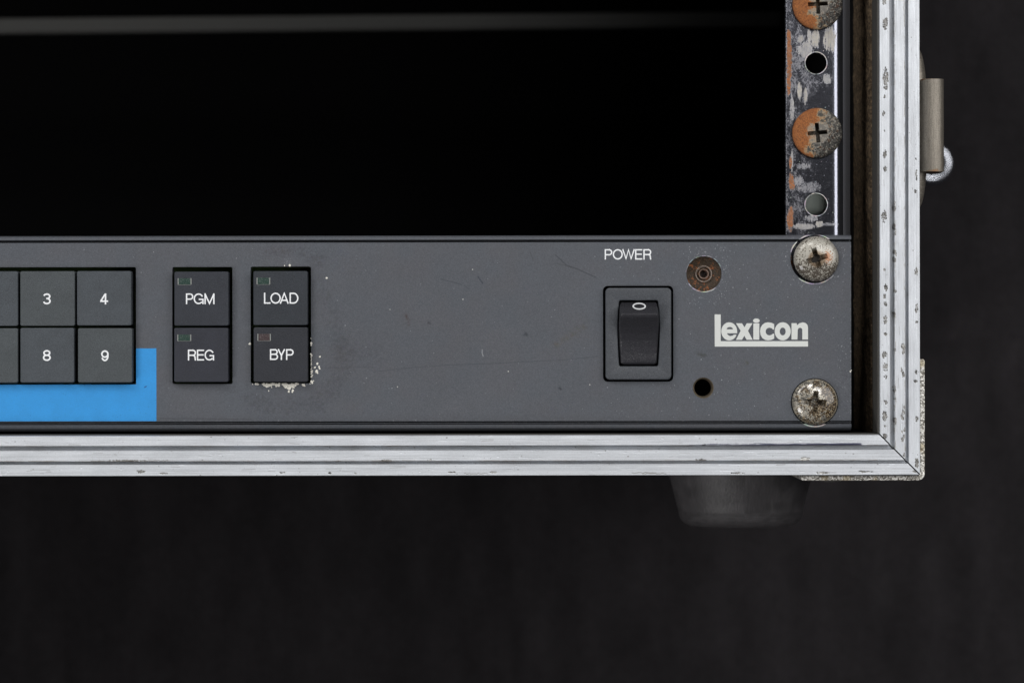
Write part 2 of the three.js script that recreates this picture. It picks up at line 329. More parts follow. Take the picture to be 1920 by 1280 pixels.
// thin dark strips added over the inner faces of the edging, foam behind
part(rackCase, 'inner_dark_strip', box(IN_R - 0.0004, IN_R - 0.00002, IN_B + 0.0004, IN_T, ZF - 0.012, ZF - 0.0006), M.darkStrip);
part(rackCase, 'inner_dark_strip', box(IN_L, IN_R, IN_B + 0.00002, IN_B + 0.0003, ZF - 0.012, ZF - 0.0008), M.darkStrip);
{
  const x1 = IN_R - 0.00002, z0 = -0.046, z1 = ZF - 0.0118, th = 0.0012, y0 = IN_B + 0.0004, y1 = IN_T - 0.0005, ny = 420, nz = 34;
  const g = new THREE.PlaneGeometry(1, 1, ny, nz), p = g.attributes.position; // u along Y, v along Z, bulging towards -X
  for (let i = 0; i < p.count; i++) {
    const u = p.getX(i) + 0.5, v = p.getY(i) + 0.5, Y = y0 + (y1 - y0) * u, e = Math.min(v, 1 - v) * 8, edge = clamp(Math.sqrt(clamp(e)) * 1.0);
    const lump = 0.00018 * (vnoise(u * 420, v * 40, 3) - 0.5) + 0.0003 * (vnoise(u * 120, v * 14, 4) - 0.5);
    p.setXYZ(i, x1 - th * edge - lump * edge, Y, z0 + (z1 - z0) * v + (e < 0.3 ? 0.0006 * (vnoise(u * 300, v, 6) - 0.5) : 0));
  }
  g.computeVertexNormals();
  const map = canvas(1024, 256, (c, w, h) => { c.fillRect(0, 0, w, h); perPixel(c, w, h, (x, y) => { const n = fbm(x / 6, y / 6, 12), gr = hash(x, y, 2); return mix3([44, 38, 32], [130, 111, 88], smooth(0.25, 0.8, n) * 0.5 + 0.5 * gr); }); const r = rng(8); for (let i = 0; i < 150; i++) { c.fillStyle = ['rgba(150,120,90,.6)', 'rgba(190,180,170,.6)', 'rgba(10,8,6,.8)'][i % 3]; const q = 0.6 + 1.6 * r(); c.fillRect(r() * w, r() * h, q, q); } });
  map.wrapS = map.wrapT = THREE.RepeatWrapping; map.repeat.set(3, 1);
  part(rackCase, 'foam_strip', g, new THREE.MeshPhysicalMaterial({ map, roughness: 1, specularIntensity: 0.2, bumpMap: tiled(pebbleTile, 3, 1), bumpScale: 0.0004, side: THREE.DoubleSide }), 'brown black dusty foam strip inside the right wall');
}
// bar across the back of the case
{
  const z = -0.25, y = Y0(50.5, z), h = 31 * scaleAt(z);
  const g = new RoundedBoxGeometry(IN_R - IN_L - 0.004, h, 0.006, 3, 0.0012);
  g.rotateZ(0.0078).translate((IN_L + IN_R) / 2, y + 0.0003, z - 0.003);
  part(rackCase, 'rear_bar', g, new THREE.MeshStandardMaterial({ color: lin(0.10, 0.10, 0.096), roughness: 0.8 }), 'blurred grey bar across the dark back of the case');
}
// pale block added on the wall: a light patch in the rail's lower hole
{
  const z = -0.15, [x, y] = at(1531, 372, z);
  part(rackCase, 'added_pale_block', new RoundedBoxGeometry(0.006, 0.012, 0.05, 5, 0.0028).translate(IN_R - 0.00302, y, z), new THREE.MeshStandardMaterial({ color: lin(0.30, 0.34, 0.31), roughness: 0.6 }));
}

// rack rail: bent steel, blackened and rusty
const ZR = -0.0033, PX_RAIL = [1473, 1583];
const HOLES = [[1530.5, 118, 19.5], [1531, 383.5, 20]], SCREWED = [[1532.3, 249.5, 24], [1533, 8.5, 24]];
{
  const s = scaleAt(ZR), xl = X0(1473.5, ZR), xb = X0(1561, ZR), r = 0.0036, t = 0.0019, outer = [[xl + 0.0002, ZR], [xb, ZR]];
  for (let i = 1; i <= 14; i++) { const a = i / 14 * 68 * Math.PI / 180; outer.push([xb + r * Math.sin(a), ZR - r + r * Math.cos(a)]); }
  const a = 68 * Math.PI / 180, [lx, lz] = outer.at(-1), len = 0.0032;
  outer.push([lx + len * Math.cos(a), lz - len * Math.sin(a)]);
  outer.push([lx + len * Math.cos(a) - t * Math.sin(a), lz - len * Math.sin(a) - t * Math.cos(a)]);
  outer.push([lx - t * Math.sin(a), lz - t * Math.cos(a)]);
  for (let i = 13; i >= 0; i--) { const b = i / 14 * 68 * Math.PI / 180; outer.push([xb + (r - t) * Math.sin(b), ZR - r + (r - t) * Math.cos(b)]); }
  outer.push([xl + 0.0002, ZR - t], [xl, ZR - t + 0.0002], [xl, ZR - 0.0002]);
  let g = extrudeY(outer, IN_B + 0.001, IN_T - 0.001);
  g = cut(g, [...HOLES, ...SCREWED].map(([x, y, q]) => cylZ(...at(x, y, ZR), q * s, ZR - 0.01, ZR + 0.01)));
  g = creased(g, 25);
  // texture over px x 1465..1625, y -500..460 only the part from y = -60 is drawn by hand
  const TX = 1465, TY = -62, TW = 160, TH = 520, S = 3;
  planarUV(g, (x, y, z) => (x / s + 960 - TX) / TW, (x, y) => 1 - ((640 - y / s) - TY) / TH);
  const paint = (kind) => (g2, w, h) => {
    const R = rng(19);
    g2.fillRect(0, 0, w, h);
    const SC = [[1529, 74, 10, 17, 1], [1557, 74, 12, 25, 1], [1519, 70, 5, 14, .7], [1500, 172, 4.5, 18, 1], [1511, 182, 4.5, 17, 1], [1552, 148, 9, 10, .6], [1503, 74, 6, 8, .7], [1512, 86, 9, 9, .7], [1498, 340, 12, 9, .3], [1520, 352, 22, 12, .25], [1506, 312, 14, 6, .25], [1536, 421, 8, 6, .9], [1508, 425, 26, 6, .6], [1552, 421, 22, 3, .3], [1486, 300, 3, 24, .6], [1486, 205, 4, 30, .5], [1512, 95, 16, 14, .6], [1522, 410, 14, 6, .4]];
    const RU = [[1480, 70, 4, 16], [1481, 112, 5, 48], [1480, 158, 4, 20], [1484, 340, 5, 16], [1482, 412, 6, 22], [1484, 398, 4, 12], [1483, 305, 3, 12], [1487, 348, 4, 8]];
    const near = (l, px, py, f) => { let m = 0; for (const [a, b, c, d, k = 1] of l) { const q = Math.hypot((px - a) / c, (py - b) / d); if (q < 1.3) m = Math.max(m, k * smooth(0.5, 0.72, f + 0.4 * (1 - q * q))); } return m; };
    perPixel(g2, w, h, (x, y) => {
      const px = x / S + TX, py = y / S + TY, n = fbm(x / 26, y / 40, 51), f = fbm(x / 5, y / 7, 52), gr = hash(x, y, 5);
      // worn plating: more of it towards the left edge and round the holes
      let worn = 0.62 * smooth(0.48, 0.84, f * 0.5 + n * 0.5 + 0.05 * smooth(1540, 1500, px) - 0.13 * smooth(1512, 1545, px) + 0.1 * smooth(60, 0, Math.abs(py - 130)) * (px < 1545 ? 1 : 0) + 0.07 * smooth(50, 0, Math.abs(py - 370)) * (px < 1530 ? 1 : 0));
      if (px > 1562) worn *= 0.15;
      const st = fbm(px / 1.4, py / 13, 61, 3), fine = fbm(px / 0.9, py / 1.6, 64, 3), sc = near(SC, px, py, st * 0.7 + fine * 0.4 - 0.05 + 0.12 * (gr - 0.5)) * (0.35 + 0.65 * smooth(0.3, 0.55, fine)), ru = near(RU, px, py, fbm(px / 3, py / 7, 62, 3) * 0.45 + fine * 0.5 + 0.06) * (0.5 + 0.5 * smooth(0.32, 0.5, fine));
      let c = mix3([134, 136, 146], [136, 134, 136], worn); if (px > 1582.5) c = [96, 97, 102]; c = mix3(c, mix3([150, 145, 136], [208, 203, 194], st), sc); c = mix3(c, mix3([96, 64, 42], [182, 108, 58], fbm(px / 2, py / 3, 63, 3)), ru);
      const v = 0.86 + 0.28 * gr;
      if (kind === 'r') return px > 1582.5 ? [0, 165, 0] : [0, clamp(40 + 75 * worn + 170 * Math.max(sc, ru) + 20 * (gr - 0.5), 32, 235), 255 * (1 - 0.25 * worn) * (1 - Math.max(sc * 0.6, ru))];
      return [c[0] * v, c[1] * v, c[2] * v];
    });
    const T = (x, y) => [(x - TX) * S, (y - TY) * S];
    // bright bare rims of the holes
    for (const [x, y, q] of HOLES) { const [u, v] = T(...unroll(x, y)); for (let k = 0; k < 60; k++) { const a0 = R() * 6.283; g2.strokeStyle = kind === 'c' ? `rgba(${180 + 50 * R()},${175 + 50 * R()},${168 + 50 * R()},0.6)` : 'rgb(0,110,120)'; g2.lineWidth = 1 + 2 * R(); g2.beginPath(); g2.arc(u, v, (q + 0.8 + R() * 0.9) * S, a0, a0 + 0.25 + 0.3 * R()); g2.stroke(); } }
    for (let k = 0; k < 420; k++) { const x = 1476 + R() * 95, y = -60 + R() * 500, [u, v] = T(x, y), e = 0.8 + R() * R() * 4; g2.fillStyle = kind === 'c' ? `rgba(${170 + R() * 60},${168 + R() * 60},${165 + R() * 60},${0.25 + 0.6 * R()})` : 'rgb(0,150,60)'; g2.fillRect(u, v, e, e); }
    // fine bright streaks down the left corner
    for (let k = 0; k < 500; k++) { const [u, v] = T(1474 + R() * 2.2, -60 + R() * 500); g2.fillStyle = kind === 'c' ? `rgba(190,192,198,${0.3 + 0.5 * R()})` : 'rgb(0,90,200)'; g2.fillRect(u, v, 1.5, 2 + 6 * R()); }
  };
  const w = TW * S, h = TH * S, map = canvas(w, h, paint('c')), roughnessMap = canvas(w, h, paint('r'), false);
  for (const q of [map, roughnessMap]) { q.wrapS = THREE.ClampToEdgeWrapping; q.wrapT = THREE.MirroredRepeatWrapping; }
  M.rail = new THREE.MeshPhysicalMaterial({ map, roughnessMap, metalnessMap: roughnessMap, roughness: 1, metalness: 1, bumpMap: tiled(grainTile, 0.5, 1.6), bumpScale: 0.000006 });
  var rail = part(rackCase, 'rack_rail', g, M.rail, 'bent steel rack rail, scuffed and rusty');
}

// screws: one maker, four surfaces
function screwHead(px, py, r, z, tilt, style) {
  const s = scaleAt(z), R0 = r * s, dome = style === 'flat' ? 0.0007 : 0.0017, rim = style === 'flat' ? 0.0011 : 0.0006;
  const pts = [[0.0001, -0.006], [R0 * 0.45, -0.006], [R0 * 0.45, -0.00002], [R0 * 0.97, 0], [R0, 0.00012], [R0, rim - 0.00015], [R0 * 0.985, rim]];
  const n = 14;
  for (let i = 1; i <= n; i++) { const q = 1 - i / n; pts.push([Math.max(1e-5, R0 * 0.985 * q), rim + dome * Math.sqrt(1 - q * q) * (style === 'flat' ? 1 : 1)]); }
  let g = latheZ(pts, 72);
  const top = rim + dome, depth = style === 'flat' ? 0.0036 : 0.0026, arm = R0 * (style === 'flat' ? 0.4 : 0.54), wid = R0 * (style === 'flat' ? 0.165 : 0.24);
  const taper = (a, b) => { // an arm of the cross: narrower at its foot
    const q = new THREE.BoxGeometry(a, b, depth), p = q.attributes.position;
    for (let i = 0; i < p.count; i++) if (p.getZ(i) < 0) p.setXY(i, p.getX(i) * (style === 'flat' ? 0.95 : a > b ? 0.45 : 0.75), p.getY(i) * (style === 'flat' ? 0.95 : a > b ? 0.75 : 0.45));
    q.computeVertexNormals();
    return q.translate(0, 0, top - depth / 2 + 0.0002).rotateZ(tilt);
  };
  const cone = new THREE.CylinderGeometry(R0 * (style === 'flat' ? 0.16 : 0.3), R0 * 0.08, depth * 0.9, 4).rotateX(Math.PI / 2).translate(0, 0, top - depth * 0.45 + 0.0001).rotateZ(tilt);
  g = cut(g, [taper(arm * 2, wid), taper(wid, arm * 2), cone]);
  g = creased(g, 32);
  planarUV(g, x => 0.5 + x / (2.1 * R0), (x, y) => 0.5 + y / (2.1 * R0));
  const [x, y] = at(px, py, z);
  return g.translate(x, y, z);
}
function screwMaterial(style, seed) {
  const N = 256;
  const f = kind => (g, w, h) => {
    g.fillRect(0, 0, w, h);
    perPixel(g, w, h, (ix, iy) => {
      const x = (ix / N - 0.5) * 2.1, y = (0.5 - iy / N) * 2.1, q = Math.hypot(x, y), n = fbm(ix / 34, iy / 34, seed), f2 = fbm(ix / 9, iy / 9, seed + 5), f3 = fbm(ix / 4, iy / 4, seed + 8, 2), gr = hash(ix, iy, seed);
      let c, rough = 0.6, metal = 0;
      if (style === 'rust' || style === 'rust2') {
        const d = -x * 1.05 + (style === 'rust' ? 0.3 * y : -0.25 * y) - 0.08 + (n - 0.5) * 1.0 + (f2 - 0.5) * 0.5 + (f3 - 0.5) * 0.25 + (gr - 0.5) * 0.14;
        const orange = mix3([102, 58, 28], [176, 110, 56], clamp(f3 * 0.9 + (gr - 0.5) * 0.8 + (f2 - 0.5)));
        const grey = mix3(mix3([58, 56, 52], [122, 119, 110], smooth(0.4, 0.62, f2)), [20, 18, 16], smooth(0.56, 0.66, f3 * 0.6 + f2 * 0.2 + 0.22 * smooth(0.1, 0.9, x - y)));
        const tan = mix3([172, 138, 98], [140, 130, 112], f3);
        c = mix3(grey, tan, smooth(-0.12, 0.02, d) * 0.85); c = mix3(c, orange, smooth(0.08, 0.24, d)); c = mix3(c, [92, 58, 34], 0.6 * smooth(0.56, 0.7, f2 * 0.6 + f3 * 0.4));
        if (q < 0.5 && d < 0.3) c = mix3(c, [142, 136, 128], 0.55 * smooth(0.5, 0.42, q));
        rough = 0.85 - 0.3 * smooth(0.0, -0.3, d) * (1 - f3);
      } else if (style === 'pale') {
        c = mix3([152, 149, 141], [196, 192, 180], f2);
        const spk = smooth(0.52, 0.64, 0.6 * f3 + 0.4 * f2 + 0.2 * smooth(0.35, -0.7, y) - 0.045 + 0.05 * (gr - 0.5));
        c = mix3(c, [52, 44, 36], spk * 0.85);
        c = mix3(c, [168, 104, 60], smooth(0.5, 0.75, 1.0 - Math.hypot((x - 0.5) / 0.3, (y - 0.08) / 0.5) + 1.2 * (f3 - 0.4)) * 0.75);
        c = mix3(c, [104, 80, 54], smooth(0.44, 0.3, q) * 0.6); c = mix3(c, [24, 18, 13], smooth(0.24, 0.14, q + 0.3 * (f2 - 0.5)) * 0.9);  // darkness of the cross recess painted into the colour, deepest at the centre
        rough = 0.5 + 0.3 * spk; metal = 0.3 * (1 - spk);
      } else {
        const brown = mix3([34, 25, 14], [112, 90, 58], clamp(f3 * 1.5 - 0.3)), silver = mix3([140, 137, 129], [205, 201, 192], f2);
        c = mix3(silver, brown, smooth(0.42, 0.56, n * 0.5 + f2 * 0.5 + 0.02 + 0.12 * x));
        c = mix3(c, [206, 198, 178], smooth(0.62, 0.72, f3) * 0.6); c = mix3(c, [20, 16, 12], smooth(0.4, 0.3, f3) * 0.7);
        c = mix3(c, [180, 172, 152], smooth(0.9, 0.97, q) * 0.6);
        rough = 0.26 + 0.4 * smooth(0.4, 0.6, n); metal = 0.75 * (1 - smooth(0.42, 0.56, n * 0.5 + f2 * 0.5 + 0.07 + 0.1 * x));
      }
      const v = 0.9 + 0.2 * gr;
      if (kind === 'r') return [0, 255 * rough, 255 * metal];
      if (kind === 'b') { const b = 255 * (0.5 * f3 + 0.3 * f2 + 0.2 * gr); return [b, b, b]; }
      return [c[0] * v, c[1] * v, c[2] * v];
    });
  };
  const shiny = style === 'pale' || style === 'pitted';
  const rm = canvas(N, N, f('r'), false);
  return new THREE.MeshPhysicalMaterial({ map: canvas(N, N, f('c')), roughnessMap: rm, metalnessMap: rm, roughness: 1, metalness: 1, bumpMap: canvas(N, N, f('b'), false), bumpScale: shiny ? 0.00003 : 0.0001, clearcoat: style === 'pitted' ? 1 : style === 'pale' ? 0.5 : 0, clearcoatRoughness: 0.12 });
}
const sub = (parent, name, g, m, label) => { const o = new THREE.Mesh(g, m); o.name = name; if (label) o.userData.label = label; parent.add(o); return o; };
sub(rail, 'rail_screw', screwHead(1532.3, 249.5, 46.6, ZR, 0.09, 'flat'), screwMaterial('rust', 101), 'half orange, half grey rusty cross head screw between the two holes');
sub(rail, 'rail_screw', screwHead(1533, 8.5, 46.8, ZR, 0.05, 'flat'), screwMaterial('rust2', 160), 'orange rusty cross head screw at the top of the picture');

// corner bracket with rivets
{
  const z1 = 0.0035, z0 = -0.04, th = 9.3 * K, gp = 1.3 * K;
  const xo = OUT_R + gp + th, yo = OUT_B - gp - th, xi = OUT_R + gp, yi = OUT_B - gp, xs = at(1502, 890, z1)[0], ye = at(1730, 673, z1)[1], r = 0.0016, ri = 0.0005;
  const S = new THREE.Shape();
  S.moveTo(xs, yi); S.lineTo(xs, yo + 0.0003); S.lineTo(xs + 0.0004, yo); S.lineTo(xo - r, yo); S.absarc(xo - r, yo + r, r, -Math.PI / 2, 0); S.lineTo(xo, ye - 0.0004); S.lineTo(xo - 0.0003, ye); S.lineTo(xi, ye); S.lineTo(xi, yi + ri); S.absarc(xi - ri, yi + ri, ri, 0, -Math.PI / 2, true); S.lineTo(xs, yi);
  const g = new THREE.ExtrudeGeometry(S, { depth: z1 - z0 - 0.0004, bevelEnabled: true, bevelSize: 0.00016, bevelOffset: -0.00016, bevelThickness: 0.0002, bevelSegments: 2, curveSegments: 10 }).translate(0, 0, z0 + 0.0002);
  planarUV(g, (x, y, z) => 0.5 + (x - xo + z * 0.3) / 0.09, (x, y, z) => 0.5 + (y - yo + z) / 0.09);
  const zinc = kind => (c, w, h) => { c.fillRect(0, 0, w, h); perPixel(c, w, h, (x, y) => { const a = fbm(x / 3, y / 3, 201, 3), b = fbm(x / 30, y / 30, 202), gr = hash(x, y, 203); if (kind) { const q = 255 * (a * 0.7 + gr * 0.3); return [q, q, q]; } let q = mix3([112, 108, 100], [238, 236, 230], smooth(0.3, 0.62, a + (gr - 0.5) * 0.25)); q = mix3(q, [150, 132, 92], smooth(0.55, 0.75, b) * 0.45); return q; }); };
  const map = canvas(1024, 1024, zinc(0)), bumpMap = canvas(1024, 1024, zinc(1), false);
  for (const t of [map, bumpMap]) t.wrapS = t.wrapT = THREE.MirroredRepeatWrapping;
  M.zinc = new THREE.MeshStandardMaterial({ map, bumpMap, bumpScale: 0.00025, metalness: 0.5, roughness: 0.42 });
  const b = part(rackCase, 'corner_bracket', g, M.zinc, 'pitted zinc corner bracket round the lower right corner');
  const dome = (R, h) => { const p = []; for (let i = 0; i <= 8; i++) { const a = i / 8 * Math.PI / 2; p.push(new THREE.Vector2(Math.max(1e-5, R * Math.cos(a)), h * Math.sin(a))); } return new THREE.LatheGeometry(p, 32); };
  const rv = new THREE.MeshStandardMaterial({ color: lin(0.45, 0.44, 0.42), metalness: 0.8, roughness: 0.35 });
  sub(b, 'rivet', dome(0.0030, 0.0006).rotateX(Math.PI).translate(at(1556, 903, -0.004)[0], yo, -0.004), rv);
  sub(b, 'rivet', dome(0.0022, 0.0006).rotateZ(-Math.PI / 2).translate(xo, at(1740, 730, -0.004)[1], -0.004), rv);
}

// latch on the right side
{
  const latch = partGroup(rackCase, 'latch', 'worn steel latch on the right side');
  const steel = kind => (c, w, h) => { c.fillRect(0, 0, w, h); perPixel(c, w, h, (x, y) => { const a = 0.6 * vnoise(x / 2, y / 3, 301) + 0.4 * vnoise(x / 3, y / 60, 307), b = fbm(x / 40, y / 60, 302), gr = hash(x, y, 303); if (kind) { const q = 255 * (a * 0.6 + gr * 0.4); return [q, q, q]; } let q = mix3([112, 106, 97], [142, 136, 126], smooth(0.3, 0.7, a) * 0.7 + 0.3 * gr); const edge = Math.max(smooth(0.9, 1, y / h), smooth(0.05, 0, y / h)); q = mix3(q, [118, 76, 44], 0.8 * smooth(0.68, 0.9, b * 0.55 + edge * 0.5)); return q; }); };
  const map = canvas(128, 512, steel(0)), bumpMap = canvas(128, 512, steel(1), false);
  const m = new THREE.MeshStandardMaterial({ map, bumpMap, bumpScale: 0.00006, metalness: 0.55, roughness: 0.42 });
  // dish: a shallow dome riveted to the wall
  const zc = -0.0045, [xd, yc] = at(1741, 241, zc), R = 153 * scaleAt(zc), hgt = xd - OUT_R + 0.0002, p = [];
  for (let i = 0; i <= 12; i++) { const a = i / 12 * Math.PI / 2; p.push(new THREE.Vector2(Math.max(1e-5, R * Math.cos(a)), hgt * Math.pow(Math.sin(a), 0.6))); }
  const dish = planarUV(new THREE.LatheGeometry(p, 64).rotateZ(-Math.PI / 2).scale(1, 1, 0.2).translate(OUT_R - 0.0003, yc, zc), (x, y, z) => z / 0.02, (x, y) => y / 0.03 + 0.5);
  map.wrapS = map.wrapT = bumpMap.wrapS = bumpMap.wrapT = THREE.RepeatWrapping;
  sub(latch, 'latch_plate', dish, m);
  // rolled catch
  const za = 0.0005, [xa] = at(1728.5, 240, za), [xo] = at(1771.5, 240, za), yt = at(1750, 148, za)[1], yb = at(1750, 321.5, za)[1], wdt = xo - xa, o = [];
  o.push([xa, za - 0.010], [xa, za - 0.0011]);
  for (let i = 0; i <= 16; i++) { const t = i / 16, ang = Math.PI * (0.86 - 0.86 * t); o.push([xa + wdt * (0.5 - 0.5 * Math.cos(Math.PI * t)), za - 0.0016 + 0.0028 * Math.pow(Math.sin(Math.PI * clamp(t * 0.94 + 0.06)), 0.62)]); }
  o.push([xo, za - 0.010]);
  const roll = creased(extrudeY(o, yb, yt), 40);
  planarUV(roll, x => (x - xa) / wdt, (x, y) => (y - yb) / (yt - yb));
  sub(latch, 'latch_roll', roll, m);
  // bright round turning key behind it
  const zk = -0.27, [xk, yk] = at(1747, 306, zk), rk = 41 * scaleAt(zk);
  const key = new THREE.TorusGeometry(rk * 0.72, rk * 0.29, 24, 64).translate(xk, yk, zk);
  sub(latch, 'latch_key', key, new THREE.MeshStandardMaterial({ color: lin(0.5, 0.52, 0.57), metalness: 1, roughness: 0.25 }));
  sub(latch, 'key_shaft', new THREE.CylinderGeometry(0.003, 0.003, 0.006, 20).rotateZ(Math.PI / 2).translate(OUT_R + 0.0024, yk, zk - 0.006), m);
}

// rubber feet on the underside
{
  const zc = -0.055, s = scaleAt(zc), [xc] = at(1389, 940, zc), y1 = OUT_B + sh, y0 = -0.0438, R1 = 139 * s, R0 = 117 * s, h = y1 - y0;
  const p = [[0.0001, 0.004], [R0 * 0.7, 0.004], [R0 * 0.72, 0]]; const rr = 0.0036;
  for (let i = 0; i <= 6; i++) { const a = -Math.PI / 2 + i / 6 * (Math.PI / 2); p.push([R0 - rr + rr * Math.cos(a), rr + rr * Math.sin(a)]); }
  p.push([R1, h]);
  const g = new THREE.LatheGeometry(p.map(([a, b]) => new THREE.Vector2(a, b)), 64);
  const map = canvas(1024, 128, (c, w, h2) => { c.fillRect(0, 0, w, h2); perPixel(c, w, h2, (x, y) => { const v = 1 + 0.25 * (vnoise(x / 40, y / 1.5, 951) - 0.5) + 0.3 * (fbm(x / 16, y / 10, 952) - 0.5) + 0.2 * (hash(x, y, 953) - 0.5); return [76 * v, 74 * v, 76 * v]; }); const r = rng(12); for (let i = 0; i < 120; i++) { c.strokeStyle = `rgba(${r() < 0.5 ? '30,30,32' : '130,128,126'},${0.1 + 0.3 * r()})`; c.beginPath(); const x = r() * w, y = r() * h2; c.moveTo(x, y); c.lineTo(x + 8 + r() * 40, y + (r() - 0.5) * 5); c.stroke(); } });
  map.wrapS = THREE.RepeatWrapping;
  const m = new THREE.MeshStandardMaterial({ map, roughness: 0.5, bumpMap: tiled(grainTile, 4, 1), bumpScale: 0.00006 });
  const f = part(rackCase, 'rubber_foot', g.clone().translate(xc, y0, zc), m, 'tapered black rubber foot under the lower right corner');
  for (const [x, z] of [[2 * RACK_C - xc, zc]]) part(rackCase, 'rubber_foot', g.clone().translate(x, y0, z), m);
}

// ------------------------------------------------------------------ the effects unit
const PX_R = 1596.5, XR = X0(PX_R), XL = XR - 0.4826, YT = Y0(441.2), YB = Y0(808.5);
const unit = thing('effects_unit', 'dark grey one-unit rack effects processor with black keys, blue band and white logo', 'effects unit', [RACK_C, (YT + YB) / 2, -0.22]);
const WIN = [[-74, 254.5, 499.5, 719.5], [322.5, 435.5, 499.5, 719], [469.5, 583, 499, 718]];
const px = (x, y) => at(x, y, 0);
{ // panel: profile with a lip above and below, cut for keys, switch and screws
  const Y = y => Y0(y), prof = [[809, -3], [808.3, -1.2], [806.5, -0.35], [803.5, 0.2], [801, 0.38], [796.2, 0.42], [795.4, 0.3], [795.1, -2], [793.3, -2], [793.1, -0.25], [792.3, -0.25], [792.1, -2], [789.9, -2], [789.6, -0.05], [789.2, 0], [454.6, 0], [454.1, -0.06], [453.8, -2.2], [449.9, -2.2], [449.6, 0.3], [448.9, 0.42], [445.2, 0.38], [443, 0.15], [441.6, -0.35], [441.2, -1], [441.2, -3]];
  let g = extrudeX(prof.map(([y, z]) => [Y(y), z / 1000]), XL, XR);
  const win = WIN.map(([a, b, t, u]) => { const S = roundRect(X0(a), X0(b), Y0(u), Y0(t), 3.5 * K); return new THREE.ExtrudeGeometry(S, { depth: 0.01, bevelEnabled: false, curveSegments: 5 }).translate(0, 0, -0.005); });
  const hole = (x, y, r) => cylZ(...px(x, y), r * K, -0.008, 0.008, 56);
  const slot = box(px(1526, 0)[0], px(1530, 0)[0], px(0, 442)[1], px(0, 528)[1], -0.008, 0.008);
  g = cut(g, [...win, new THREE.ExtrudeGeometry(roundRect(px(1130.8, 625)[0], px(1262.8, 625)[0], px(1196, 715.4)[1], px(1196, 535.6)[1], 0.0011), { depth: 0.01, bevelEnabled: false, curveSegments: 8 }).translate(0, 0, -0.005), hole(1320.3, 513.2, 33), hole(1319, 727, 19.6), hole(1527.5, 485.5, 45), hole(1528, 753.5, 44.5)]);
  g = creased(g, 28);
  const S = 1.22, W = 2048, HH = 460;
  const PU = x => ((x / K + 960) + 60) * S / W, PV = y => 1 - ((640 - y / K) - 436) * S / HH;
  planarUV(g, x => PU(x), (x, y) => PV(y));
  const map = canvas(W, HH, (c, w, h) => {
    c.fillStyle = '#4f5258'; c.fillRect(0, 0, w, h);
    const R = rng(71), pt = (x, y) => { const q = unroll(x, y); return [(q[0] + 60) * S, (q[1] - 436) * S]; };
    const dots = (n, f, col, a0, a1, r0, r1) => { for (let i = 0; i < n; i++) { const q = f(); if (!q) continue; const [u, v] = pt(...q); c.fillStyle = col; c.globalAlpha = a0 + (a1 - a0) * R(); const e = r0 + (r1 - r0) * R() * R(); c.beginPath(); c.ellipse(u, v, e, e * (0.6 + 0.5 * R()), R() * 3, 0, 6.3); c.fill(); } c.globalAlpha = 1; };
    const band = (pts, wd, n, col, a) => dots(n, () => { const i = Math.floor(R() * (pts.length - 1)), t = R(), g2 = (R() + R() + R() - 1.5) * wd; return [pts[i][0] + (pts[i + 1][0] - pts[i][0]) * t + g2, pts[i][1] + (pts[i + 1][1] - pts[i][1]) * t + (R() + R() + R() - 1.5) * wd]; }, col, a * 0.3, a, 1, 5);
    // hand grime rubbed round the last pair of keys
    band([[585, 480], [612, 560], [642, 640], [645, 680], [625, 730], [590, 755], [540, 765], [490, 758], [462, 735]], 22, 5200, '#2b2c30', 0.075);
    band([[620, 640], [655, 660], [720, 670]], 26, 1800, '#2b2c30', 0.055);
    band([[500, 470], [560, 468], [610, 490]], 14, 1300, '#2b2c30', 0.06);
    band([[840, 540], [1000, 700], [1100, 640]], 60, 500, '#41434a', 0.04);
    for (let i = 0; i < 16; i++) { const x = 620 + R() * 950, y = 470 + R() * 300; band([[x, y], [x + (R() - 0.5) * 90, y + (R() - 0.5) * 50]], 22, 160, i % 2 ? '#3c3f46' : '#70757c', 0.035); }
    // scuffs and scratches
    const line = (pts, wd, col) => { c.strokeStyle = col; c.lineWidth = wd * S; c.lineCap = 'round'; c.beginPath(); pts.forEach((q, i) => i ? c.lineTo(...pt(...q)) : c.moveTo(...pt(...q))); c.stroke(); };
    line([[826, 523], [850, 529], [868, 534], [880, 542]], 1.3, 'rgba(45,46,54,.45)'); line([[896, 518], [905, 531]], 2.6, 'rgba(44,46,56,.6)'); line([[1042, 478], [1062, 497], [1082, 504], [1118, 520]], 1.8, 'rgba(48,50,56,.6)'); line([[1040, 493], [1062, 498], [1082, 504]], 3, 'rgba(60,62,66,.35)'); line([[994, 472], [1000, 488]], 1.6, 'rgba(56,58,60,.5)');
    band([[760, 588], [767, 610]], 2.5, 60, '#3a3032', 0.16); band([[802, 604], [809, 608]], 3, 30, '#2f2f36', 0.15); band([[982, 626], [990, 628]], 2.5, 30, '#2a2c33', 0.18); band([[1040, 650], [1066, 630], [1096, 612]], 8, 300, '#474437', 0.1); band([[1048, 726], [1053, 730]], 2, 24, '#25262c', 0.2); band([[1308, 660], [1323, 668]], 4, 60, '#33332e', 0.15); band([[1400, 678], [1404, 682]], 3, 24, '#3a372f', 0.15);
    line([[700, 697], [760, 690], [840, 684], [930, 681], [1060, 674], [1120, 668]], 1.4, 'rgba(50,52,58,.35)'); line([[904, 655], [904, 662], [906, 668]], 1.4, 'rgba(200,202,205,.5)'); line([[300, 784], [470, 786]], 1.2, 'rgba(50,52,58,.5)'); line([[560, 690], [700, 688]], 1.2, 'rgba(50,52,58,.3)');
    for (let i = 0; i < 26; i++) { const x = 1565 + R() * 26, y = 690 + R() * 85; line([[x, y], [x + 4 + R() * 8, y + (R() - 0.3) * 14]], 0.9, 'rgba(52,54,60,.45)'); }
